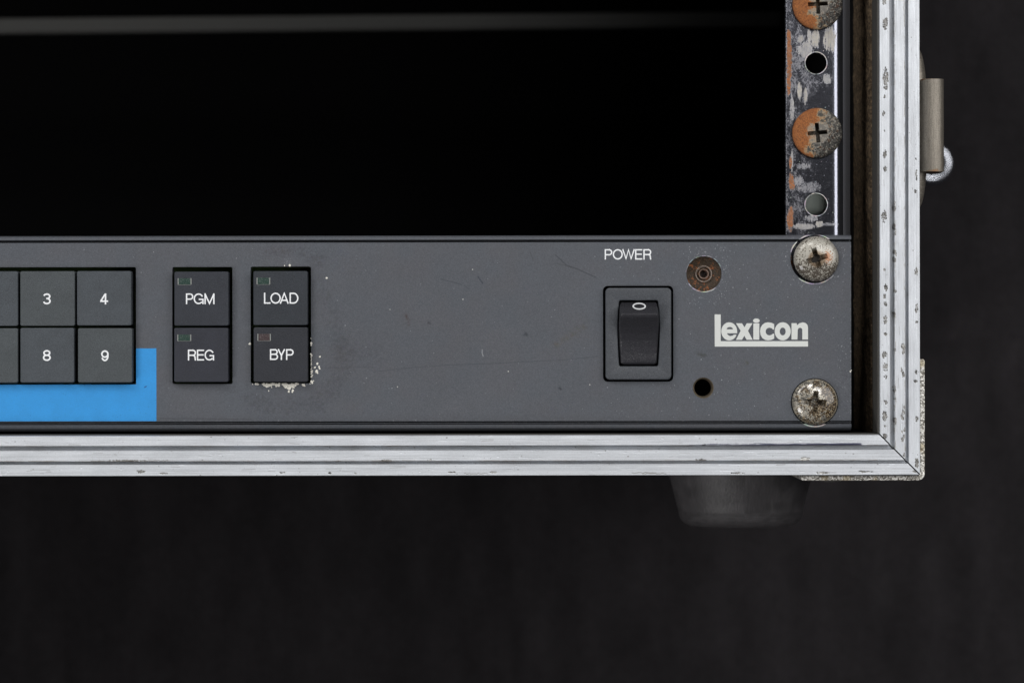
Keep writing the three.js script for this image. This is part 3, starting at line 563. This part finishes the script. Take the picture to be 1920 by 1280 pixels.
    for (let i = 0; i < 40; i++) { const x = R() * 1590, y = 458 + R() * 325, l = 4 + R() * 26, a = R() * 6.28; line([[x, y], [x + l * Math.cos(a), y + l * Math.sin(a) * 0.5]], 0.8, i % 2 ? 'rgba(60,62,70,.4)' : 'rgba(130,134,140,.22)'); }
    // the worn ring where a washer sat
    for (let i = 0; i < 500; i++) { const a = R() * 6.28, q = 27 + R() * 4; dots(1, () => [1324 + q * Math.cos(a), 727 + q * Math.sin(a)], '#454850', 0.1, 0.3, 0.6, 1.8); }
    // paint grain
    perPixel(c, w, h, (x, y, r, g2, b) => { const v = 1 + 0.05 * (fbm(x / 120, y / 90, 401) - 0.5) + 0.18 * (hash(x, y, 402) - 0.5) + 0.08 * (vnoise(x / 2.2, y / 2.2, 403) - 0.5), t = 2 * (vnoise(x / 40, y / 40, 404) - 0.5); return [r * v + t, g2 * v, b * v - t * 0.5]; });
    // dust and pale flecks, thicker to the right and by the grooves
    dots(500, () => [R() * 1596, 455 + R() * 335], '#c9ccd0', 0.15, 0.8, 0.35, 1.3);
    dots(560, () => [1130 + R() * 466, 455 + R() * 335], '#d2d4d8', 0.2, 0.8, 0.35, 1.25);
    dots(260, () => [1290 + R() * 80, 462 + R() * 110], '#d6d8da', 0.3, 0.9, 0.4, 1.1);
    dots(700, () => [R() * 1596, 788 + R() * 7], '#aeb1b5', 0.15, 0.7, 0.3, 1.2); dots(300, () => [R() * 1596, 448 + R() * 6], '#aeb1b5', 0.15, 0.6, 0.3, 1.1);
    dots(130, () => { const a = R() * 6.28, q = 48 + R() * 12; return [1527 + q * Math.cos(a), 485 + q * Math.sin(a)]; }, '#d8dadc', 0.3, 0.9, 0.4, 1.2);
    for (const [x, y, e] of [[612, 521, 1.9], [543, 497, 1.6], [953, 696, 1.2], [745, 725, 1.1], [731, 580, 1], [868, 561, 1], [886, 505, 1], [1106, 721, 1.2]]) dots(1, () => [x, y], '#dcdad2', 1, 1, e * S, e * S);
    dots(50, () => [538 + (R() - 0.5) * 14, 484 + R() * 12], '#a9acb2', 0.2, 0.6, 0.4, 1.1);
    dots(90, () => [1570 + R() * 26, 600 + R() * 180], '#c0c2c6', 0.2, 0.7, 0.4, 1);
    // bare metal where the screw pockets were cut through the lips, and along the right end
    const wear = (x, y, r, a0, a1, n) => { for (let i = 0; i < n; i++) { const a = (a0 + (a1 - a0) * R()) * Math.PI / 180, [u, v] = pt(x, y); c.strokeStyle = `rgba(${175 + 60 * R()},${172 + 60 * R()},${168 + 60 * R()},${0.3 + 0.5 * R()})`; c.lineWidth = 0.7 + 1.1 * R(); c.beginPath(); c.arc(u, v, (r + R() * 1.2) * S, a, a + 0.12 + 0.15 * R()); c.stroke(); } };
    wear(1527.5, 485.5, 45.3, 235, 305, 60); wear(1527.5, 485.5, 45.5, 195, 225, 24); wear(1527.5, 485.5, 46, 40, 120, 26); wear(1528, 753.5, 45, 62, 118, 60); wear(1320.3, 513.2, 33.2, 40, 140, 30); wear(1320.3, 513.2, 33.2, 180, 330, 14);
    for (let i = 0; i < 120; i++) { const [u, v] = pt(1595.2 + R() * 1.4, 445 + R() * 350); c.fillStyle = `rgba(170,172,178,${0.1 + 0.4 * R()})`; c.fillRect(u, v, 1.2, 1 + 4 * R()); }
  });
  map.wrapS = THREE.MirroredRepeatWrapping; map.wrapT = THREE.ClampToEdgeWrapping;
  M.panel = new THREE.MeshPhysicalMaterial({ map, roughness: 0.62, specularIntensity: 0.7, bumpMap: tiled(grainTile, 4.5, 1), bumpScale: 0.00002 });
  part(unit, 'front_panel', g, M.panel);
}
// blue printed band under the number keys
{
  const S = new THREE.Shape(), P = [[-74, 719.6], [254.6, 719.6], [254.6, 652], [292.5, 652], [292.5, 788.4], [-74, 788.4]];
  P.forEach(([x, y], i) => i ? S.lineTo(X0(x), Y0(y)) : S.moveTo(X0(x), Y0(y)));
  const g = new THREE.ExtrudeGeometry(S, { depth: 0.00004, bevelEnabled: false });
  planarUV(g, x => (x - X0(-74)) / (370 * K), (x, y) => (y - Y0(790)) / (140 * K));
  const map = canvas(740, 280, (c, w, h) => { c.fillRect(0, 0, w, h); perPixel(c, w, h, (x, y) => { const v = 1 + 0.07 * (hash(x, y, 6) - 0.5) + 0.06 * (fbm(x / 40, y / 40, 7) - 0.5) + 0.04 * (vnoise(x / 3, y / 1.5, 11) - 0.5); return [40 * v, 139 * v, 207 * v]; }); const r = rng(4); for (let i = 0; i < 90; i++) { c.fillStyle = `rgba(20,60,100,${0.15 + 0.4 * r()})`; const e = 0.8 + 1.6 * r(); c.fillRect(r() * w, h * (1 - r() * 0.5), e, e); } c.fillStyle = 'rgba(20,60,110,.7)'; c.beginPath(); c.ellipse(692, 148, 6, 2.6, -0.5, 0, 7); c.fill(); });
  part(unit, 'blue_band', g, new THREE.MeshStandardMaterial({ map, roughness: 0.5 }), 'bright blue printed band under the number keys');
}
part(unit, 'lettering', word([['P', 1134, 1148.2], ['O', 1149.2, 1167.8], ['W', 1167.2, 1190.2], ['E', 1191, 1204.6], ['R', 1206.6, 1221.4]], 467, 486.5, 2.35, 0), M.print, 'white word POWER above the switch');
// logo
{
  const c = 1 / 9.143, q = (x, y) => { const [a, b] = px(1320 + x * c, 580 + y * c); return new THREE.Vector2(a, b); };
  const poly = pts => new THREE.Shape(pts.map(p => q(...p)));
  const ell = (x, y, a, b, n = 48) => arc(x, y, a, b, 0, 360, n).slice(0, n);
  const shapes = [];
  shapes.push(poly([[185, 88], [190, 85], [285, 85], [290, 92], [290, 543], [1788, 543], [1788, 636], [188, 636]]));
  const e = poly([[570, 408], [398, 408], [405, 425], [425, 445], [455, 455], [490, 450], [520, 432], [557, 430], ...arc(436, 375, 136, 155, 27, 360 - 1, 40), [572, 400]]);
  e.holes.push(new THREE.Path([[392, 340], ...arc(446, 340, 54, 40, 180, 360, 12), [500, 340]].map(p => q(...p))));
  shapes.push(e);
  shapes.push(poly([[552, 237], [655, 237], [697, 305], [737, 237], [835, 237], [758, 365], [838, 520], [735, 520], [695, 450], [655, 520], [552, 520], [632, 365]]));
  shapes.push(poly([[850, 237], [952, 237], [952, 518], [850, 518]]), poly(ell(902, 192, 57, 37)));
  shapes.push(poly([[1207, 345], [1188, 345], [1165, 322], [1125, 312], [1092, 320], [1068, 345], [1060, 375], [1068, 410], [1092, 436], [1125, 445], [1165, 434], [1188, 415], [1207, 415], [1207, 500], [1160, 522], [1100, 530], [1050, 520], [1005, 490], [975, 440], [965, 375], [975, 310], [1005, 262], [1050, 230], [1100, 220], [1160, 228], [1207, 250]]));
  const o = poly(ell(1354, 374, 138, 155)); o.holes.push(new THREE.Path(ell(1354, 377, 51, 67).map(p => q(...p)))); shapes.push(o);
  shapes.push(poly([[1505, 235], [1592, 235], [1600, 272], [1640, 236], [1700, 220], [1745, 232], [1775, 260], [1788, 305], [1788, 515], [1690, 515], [1690, 345], [1678, 322], [1655, 312], [1630, 318], [1612, 345], [1606, 515], [1505, 515]]));
  part(unit, 'logo', new THREE.ExtrudeGeometry(shapes, { depth: 0.00003, bevelEnabled: false }), M.logoPrint, 'off-white lower case maker logo with a long underline');
}
// keys
{
  const keyMap = (tone, seed) => { const t = canvas(256, 256, (c, w, h) => { c.fillRect(0, 0, w, h); perPixel(c, w, h, (x, y) => { const v = 1 + 0.2 * (hash(x, y, seed) - 0.5) + 0.16 * (vnoise(x / 2.4, y / 2.4, seed + 1) - 0.5) + 0.12 * (fbm(x / 60, y / 60, seed + 2) - 0.5); return [tone[0] * v, tone[1] * v, tone[2] * v]; }); const r = rng(seed); for (let i = 0; i < 30; i++) { c.fillStyle = `rgba(190,194,200,${0.15 + 0.5 * r() * r()})`; const e = 0.7 + 1.2 * r(); c.fillRect(r() * w, r() * h, e, e); } }); return t; };
  const numbers = [new THREE.MeshPhysicalMaterial({ map: keyMap([68, 73, 78], 501), roughness: 0.6, specularIntensity: 0.6, bumpMap: tiled(pebbleTile, 1, 1), bumpScale: 0.00005 }), new THREE.MeshPhysicalMaterial({ map: keyMap([70, 75, 78], 541), roughness: 0.6, specularIntensity: 0.6, bumpMap: tiled(pebbleTile, 1.1, 1.1), bumpScale: 0.00005 })];
  const darks = [0, 1, 2, 3].map(i => new THREE.MeshPhysicalMaterial({ map: keyMap([[47, 50, 57], [45, 47, 55], [46, 50, 56], [42, 44, 50]][i], 601 + 30 * i), roughness: 0.55, specularIntensity: 0.6, bumpMap: tiled(pebbleTile, 1, 1), bumpScale: 0.00004 }));
  const lens = { green: new THREE.MeshPhysicalMaterial({ color: lin(0.02, 0.046, 0.037), roughness: 0.35, bumpMap: tiled(pebbleTile, 0.1, 0.05), bumpScale: 0.0001 }), red: new THREE.MeshPhysicalMaterial({ color: lin(0.052, 0.035, 0.037), roughness: 0.35, bumpMap: tiled(pebbleTile, 0.1, 0.05), bumpScale: 0.0001 }) };
  const lensEnd = new THREE.MeshStandardMaterial({ color: lin(0.26, 0.27, 0.26), roughness: 0.4 });
  const KEYS = [ // px box, depth of face (mm), tilt, lettering, lens
    [-70.5, 32.8, 508.5, 611, 1.9, numbers[0], null], [36.8, 139.6, 508.3, 610.8, 2.0, numbers[1], [['3', 79.5, 94.4]], [549.8, 570.4]], [143.3, 245.5, 508, 610, 2.0, numbers[0], [['4', 186.8, 202]], [550, 570.5]],
    [-70.5, 32.8, 615.2, 717.5, 1.9, numbers[1], null], [37, 138.3, 614.5, 717, 2.0, numbers[0], [['8', 79.5, 94.5]], [656, 676.5]], [145.2, 247.3, 615, 717, 2.1, numbers[1], [['9', 188.8, 203]], [656.5, 677]],
    [326, 428.2, 509, 610.5, 2.1, darks[0], [['P', 348, 362], ['G', 362.4, 381.2], ['M', 382.8, 401.7]], [549.9, 570], [[332.6, 521.5, 358.5, 533.5], 'green']],
    [325.6, 427.6, 614.3, 716, 2.0, darks[1], [['R', 351.7, 367], ['E', 368.6, 382.2], ['G', 383, 401]], [655.3, 675.6], [[332, 627, 358, 639], 'green']],
    [474.3, 576.6, 508, 609.5, 2.0, darks[2], [['L', 494.5, 506.8], ['O', 506.6, 526], ['A', 524.4, 540.8], ['D', 542.5, 559.2]], [548.5, 569.2], [[480.7, 520.5, 506.3, 533], 'green']],
    [474.8, 576.8, 613.3, 716, 1.9, darks[3], [['B', 505.7, 521], ['Y', 520.2, 534.2], ['P', 535.9, 550.2]], [654.3, 674.6], [[482.2, 625.8, 507.4, 638.6], 'red']],
  ];
  for (const [x0, x1, y0, y1, mm, mat, txt, ty, led] of KEYS) {
    const z = mm / 1000, s = scaleAt(z), [a, t] = at(x0, y0, z), [b, u] = at(x1, y1, z), w = b - a, h = t - u, dp = 0.006;
    const S = roundRect(-w / 2 + 0.00022, w / 2 - 0.00022, -h / 2 + 0.00022, h / 2 - 0.00022, 0.0002);
    let g = new THREE.ExtrudeGeometry(S, { depth: dp, bevelEnabled: true, bevelSize: 0.00022, bevelThickness: 0.00022, bevelSegments: 3, curveSegments: 4 }).translate(0, 0, -dp - 0.00022);
    planarUV(g, x => 0.5 + x / (w * 1.02), (x, y) => 0.5 + y / (h * 1.02));
    g.translate((a + b) / 2, (t + u) / 2, z);
    const k = part(unit, 'key', g, mat);
    if (txt) { k.userData.label = `key marked ${txt.map(q => q[0]).join('')}`; sub(k, 'lettering', word(txt, ty[0], ty[1], txt.length > 1 ? 2.5 : 2.9, z), M.print); }
    if (led) {
      const [[l, tt, r, bb], col] = led, [lx, ly] = at(l, tt, z), [rx, by] = at(r, bb, z), e = 1.7 * s;
      sub(k, 'indicator_lens', new RoundedBoxGeometry(rx - lx - 2 * e, ly - by, 0.0003, 2, 0.0001).translate((lx + rx) / 2, (ly + by) / 2, z), lens[col], col === 'red' ? 'unlit dull red indicator' : 'unlit dark green indicator');
      sub(k, 'lens_edge', mergeGeometries([box(lx, lx + e, by, ly, z - 0.0001, z + 0.00012), box(rx - e, rx, by, ly, z - 0.0001, z + 0.00012), box(lx + e * 0.7, rx - e * 0.7, by - 0.00006, by + 0.00003, z - 0.0001, z + 0.00006)]), lensEnd);
    }
  }
}
// circuit board behind the keys, sheet metal case behind the panel
part(unit, 'circuit_board', box(X0(-90), X0(600), Y0(735), Y0(485), -0.0088, -0.0072), new THREE.MeshStandardMaterial({ color: lin(0.045, 0.085, 0.02), roughness: 0.5 }), 'green circuit board in the gaps round the keys');
part(unit, 'chassis', box(XL + 0.022, XR - 0.026, YB + 0.0015, YT - 0.0015, -0.22, -0.012), M.black);
// power switch
{
  const sw = partGroup(unit, 'power_switch', 'black rocker switch in a bevelled frame');
  const plastic = (tone, seed) => canvas(256, 384, (c, w, h) => { c.fillRect(0, 0, w, h); perPixel(c, w, h, (x, y) => { const v = 1 + 0.22 * (hash(x, y, seed) - 0.5) + 0.2 * (vnoise(x / 2.5, y / 2.5, seed + 1) - 0.5); return tone.map(t => t * v); }); const r = rng(seed); for (let i = 0; i < 60; i++) { c.fillStyle = `rgba(200,202,206,${0.15 + 0.6 * r() * r()})`; const e = 0.8 + 1.2 * r(); c.fillRect(r() * w, r() * h, e, e); } });
  const [x0, yt] = px(1135, 539.6), [x1, yb] = px(1258.6, 711.4), zt = 0.0015;
  const b = 0.0003, S = roundRect(x0 + b, x1 - b, yb + b, yt - b, 0.0007);
  const [hx0, hy1] = px(1155.5, 560.5), [hx1, hy0] = px(1239, 689), hc = (hx0 + hx1) / 2, hw = (hx1 - hx0) / 2, hm = (hy0 + hy1) / 2, hh = (hy1 - hy0) / 2;
  const halfW = v => hw * (1 - 0.075 * v * v); // barrel sides, v from -1 to 1
  const hole = [], n = 16, cr = 0.10;
  for (let i = 0; i <= n; i++) { const v = -1 + cr + (2 - 2 * cr) * i / n; hole.push([hc + halfW(v), hm + hh * v]); }
  for (let i = 1; i < 6; i++) { const a = i / 6 * Math.PI / 2; hole.push([hc + halfW(0.9) - hh * cr * (1 - Math.cos(a)), hm + hh * (1 - cr + cr * Math.sin(a))]); }
  const rightTop = hole.slice(), mirrored = rightTop.map(([x, y]) => [2 * hc - x, y]).reverse();
  const low = []; for (let i = 1; i < 6; i++) { const a = i / 6 * Math.PI / 2; low.push([hc + halfW(0.9) - hh * cr * (1 - Math.cos(a)), hm - hh * (1 - cr + cr * Math.sin(a))]); }
  const ringPts = [...low.slice().reverse(), ...rightTop, ...mirrored, ...low.map(([x, y]) => [2 * hc - x, y])];
  S.holes.push(new THREE.Path(ringPts.map(([x, y]) => new THREE.Vector2(x, y))));
  let g = new THREE.ExtrudeGeometry(S, { depth: zt - 0.0003, bevelEnabled: true, bevelSize: b, bevelThickness: 0.0003, bevelSegments: 3, curveSegments: 8 });
  { const p = g.attributes.position; for (let i = 0; i < p.count; i++) if (p.getZ(i) < 0.0001) p.setZ(i, p.getZ(i) < -0.0001 ? -0.0042 : -0.0040); }
  g = creased(g, 35);
  planarUV(g, x => (x - x0) / (x1 - x0), (x, y) => (y - yb) / (yt - yb));
  sub(sw, 'switch_frame', g, new THREE.MeshPhysicalMaterial({ map: plastic([70, 73, 78], 801), roughness: 0.45, specularIntensity: 0.6, bumpMap: tiled(pebbleTile, 1, 1.4), bumpScale: 0.00004 }));
  // well behind the rocker
  sub(sw, 'switch_well', box(X0(1126), X0(1268), Y0(720), Y0(530), -0.010, -0.0055), M.black);
  // rocker: pressed in at the bottom, its top end stands out
  const ys = [[-0.95, -3.0], [-0.945, -0.3], [-0.92, 0.55], [-0.87, 1.0], [-0.8, 1.12], [-0.6, 1.15], [-0.4, 1.3], [-0.2, 1.7], [0, 2.4], [0.2, 3.4], [0.35, 4.35], [0.46, 5.1], [0.52, 5.35], [0.57, 5.4], [0.61, 5.2], [0.65, 4.7], [0.93, 0.4], [0.96, -3]];
  const zAt = v => { for (let i = 0; i < ys.length - 1; i++) if (v <= ys[i + 1][0]) { const t = (v - ys[i][0]) / (ys[i + 1][0] - ys[i][0]); return ys[i][1] + (ys[i + 1][1] - ys[i][1]) * t; } return ys.at(-1)[1]; };
  const vs = []; for (let i = 0; i < ys.length - 1; i++) for (let k = 0; k < 6; k++) vs.push(ys[i][0] + (ys[i + 1][0] - ys[i][0]) * k / 6); vs.push(0.975);
  const us = [-1, -0.999, -0.985, -0.96, -0.92, -0.86, -0.6, -0.3, 0, 0.3, 0.6, 0.86, 0.92, 0.96, 0.985, 0.999, 1], drop = u => { const a = Math.abs(u); return a >= 1 ? 8 : a > 0.9 ? 1.1 * Math.pow((a - 0.9) / 0.1, 2.2) : 0; };
  const P = [], I = [], UV = [];
  for (const v of vs) for (const u of us) { const wv = (halfW(v) - 0.0005 - 0.0012 * (Math.pow(clamp((Math.abs(v + 0.13) - 0.72) / 0.1), 3) * (v < 0 ? 1 : 0))), zz = Math.max(-3, zAt(v) - drop(u)) / 1000, pr = D / (D - Math.max(0, zz)); P.push(hc + u * wv, hm + v * hh * 0.985, zz); UV.push(u / 2 + 0.5, v / 2 + 0.5); }
  const nu = us.length;
  for (let j = 0; j < vs.length - 1; j++) for (let i = 0; i < nu - 1; i++) { const a = j * nu + i; I.push(a, a + 1, a + nu + 1, a, a + nu + 1, a + nu); }
  let rk = new THREE.BufferGeometry(); rk.setAttribute('position', new THREE.Float32BufferAttribute(P, 3)); rk.setAttribute('uv', new THREE.Float32BufferAttribute(UV, 2)); rk.setIndex(I);
  rk.computeVertexNormals();
  sub(sw, 'rocker', rk, new THREE.MeshPhysicalMaterial({ map: plastic([49, 49, 53], 821), roughness: 0.27, specularIntensity: 0.6, bumpMap: tiled(pebbleTile, 0.7, 1), bumpScale: 0.00005 }));
  // the O on the upper slope
  const oP = [], oI = [], m = 48;
  for (let i = 0; i < m; i++) { const a = i / m * Math.PI * 2; for (const k of [1, 0.72]) { const x = hc + 0.0001 + Math.cos(a) * 12.6 * K * (k === 1 ? 1 : 0.78), yy = 0.80 + Math.sin(a) * 0.105 * (k === 1 ? 1 : 0.62); oP.push(x, hm + yy * hh * 0.985, zAt(yy) / 1000 + 0.00006); } }
  for (let i = 0; i < m; i++) { const a = 2 * i, c = 2 * ((i + 1) % m); oI.push(a, c, c + 1, a, c + 1, a + 1); }
  const og = new THREE.BufferGeometry(); og.setAttribute('position', new THREE.Float32BufferAttribute(oP, 3)); og.setIndex(oI); og.computeVertexNormals();
  sub(sw, 'off_symbol', og, M.print, 'white O printed on the upper slope of the rocker');
}
// mounting screws, countersunk screw and the empty hole
part(unit, 'mounting_screw', screwHead(1530.5, 485.3, 42.3, 0.0001, 0.28, 'dome'), screwMaterial('pale', 141), 'pale corroded cross head screw at the upper corner of the panel');
part(unit, 'mounting_screw', screwHead(1528, 753.3, 42.8, 0.0001, -0.06, 'dome'), screwMaterial('pitted', 177), 'brown pitted glossy cross head screw at the lower corner of the panel');
{
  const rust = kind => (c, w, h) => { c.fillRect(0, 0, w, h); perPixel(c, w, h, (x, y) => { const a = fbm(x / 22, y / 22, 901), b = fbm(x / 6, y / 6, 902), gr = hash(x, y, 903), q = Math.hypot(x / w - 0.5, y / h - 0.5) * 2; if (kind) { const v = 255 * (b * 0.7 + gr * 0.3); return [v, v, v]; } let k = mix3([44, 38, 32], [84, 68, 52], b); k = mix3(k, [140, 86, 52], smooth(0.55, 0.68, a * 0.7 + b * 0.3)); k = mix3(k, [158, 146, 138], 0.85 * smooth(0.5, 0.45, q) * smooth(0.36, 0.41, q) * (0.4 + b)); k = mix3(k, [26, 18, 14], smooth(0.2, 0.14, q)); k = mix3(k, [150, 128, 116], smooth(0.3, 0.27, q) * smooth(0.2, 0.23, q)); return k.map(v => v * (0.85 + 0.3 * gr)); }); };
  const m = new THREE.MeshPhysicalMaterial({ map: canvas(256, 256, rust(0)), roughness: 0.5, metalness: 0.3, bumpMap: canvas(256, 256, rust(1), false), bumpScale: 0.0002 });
  const [x, y] = px(1320.3, 513.2), r = v => v * K;
  let g = latheZ([[r(32.8), 0.00002], [r(32.2), -0.0003], [r(18), -0.0016], [r(16.5), -0.0015], [r(15.5), -0.0011], [r(14), -0.0012], [r(12.5), -0.0018], [r(10.5), -0.0016], [r(9.5), -0.0009], [r(8), -0.0010], [r(6.8), -0.0022], [0.00001, -0.0024]].reverse(), 64);
  planarUV(g, a => 0.5 + a / r(66), (a, b) => 0.5 + b / r(66));
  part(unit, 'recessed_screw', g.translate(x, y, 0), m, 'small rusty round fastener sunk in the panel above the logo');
  const [x2, y2] = px(1319, 727);
  const sl = latheZ([[r(19.4), 0.00004], [r(17.8), -0.0001], [r(17), -0.001], [r(16.2), -0.0012], [r(15.8), -0.0045]].reverse(), 56);
  planarUV(sl, a => 0.5 + a / r(66), (a, b) => 0.5 + b / r(66));
  part(unit, 'threaded_sleeve', sl.translate(x2, y2, 0), new THREE.MeshStandardMaterial({ color: lin(0.17, 0.14, 0.10), metalness: 0.4, roughness: 0.45, side: THREE.DoubleSide }), 'empty brown rimmed hole below the logo');
}
// crumbs of white paint round the last key
{
  const R = rng(33), geos = [], crumb = (x, y, r) => { const g = new THREE.IcosahedronGeometry(1, 1), p = g.attributes.position, [a, b] = px(x, y), s = Math.floor(R() * 999), sx = 0.8 + 0.5 * R(), sy = 0.8 + 0.5 * R(); for (let i = 0; i < p.count; i++) { const k = 0.75 + 0.5 * hash(Math.round(p.getX(i) * 50), Math.round(p.getY(i) * 50) + Math.round(p.getZ(i) * 50) * 7, s); p.setXYZ(i, a + p.getX(i) * k * r * K * sx, b + p.getY(i) * k * r * K * sy, p.getZ(i) * k * Math.min(r * K * 0.5, 0.00018)); } g.computeVertexNormals(); geos.push(g); };
  const o = [465, 605], z = 1 / 9.14, spot = (x, y, r) => crumb(o[0] + x * z, o[1] + y * z, r);
  for (const [x, y, r] of [[75, 1055, 0.9], [125, 1050, 1.6], [150, 1048, 1.9], [175, 1052, 1.3], [1185, 700, 1.7], [1140, 765, 2.2], [1215, 755, 1.8], [1225, 785, 1.5], [1172, 830, 2.6], [1185, 855, 1.8], [1230, 580, 1.6], [1100, 820, 1.2], [350, 1165, 1.2], [695, 1180, 1.8], [765, 1160, 1.9], [755, 1185, 1.2], [785, 1110, 1.5], [400, 1105, 1.1], [1085, 1005, 2.3], [1095, 1025, 1.8], [1120, 995, 0.9], [1075, 270, 1], [1082, 350, 1.6], [1080, 385, 1.7], [1075, 535, 1.3], [1088, 560, 1.5], [25, 365, 1.9], [30, 345, 1.2], [950, 1065, 2.4], [935, 1055, 1.8], [965, 1080, 1.7], [860, 1047, 1.1], [1060, 1045, 1]]) spot(x, y, r);
  const fringe = (x0, x1, dep, n) => { for (let i = 0; i < n; i++) { const t = R(), x = x0 + (x1 - x0) * t, d = dep * Math.sin(Math.PI * clamp(t)) * R(); spot(x, 1046 + d, 0.8 + 1.5 * R()); } };
  fringe(255, 415, 60, 42); fringe(440, 560, 36, 26); fringe(580, 840, 85, 80);
  for (let i = 0; i < 46; i++) spot(1076 + R() * 14 + (i > 30 ? R() * 10 : 0), i > 22 ? 830 + R() * 110 : 560 + R() * 260, 0.5 + R() * (i > 30 ? 1.4 : 0.5));
  crumb(612, 521, 1.8); crumb(543, 497.5, 2.2); crumb(533, 498, 1.1); crumb(1595, 696, 1.6); crumb(1597, 694, 1);
  const m = part(unit, 'paint_crumbs', mergeGeometries(geos), new THREE.MeshStandardMaterial({ color: lin(0.74, 0.72, 0.65), roughness: 0.9 }), 'white paint crumbs round the BYP key');
  m.userData.kind = 'stuff';
}

scene.traverse(o => { if (o.isMesh) { o.castShadow = true; o.receiveShadow = true; } });
renderer.render(scene, camera);
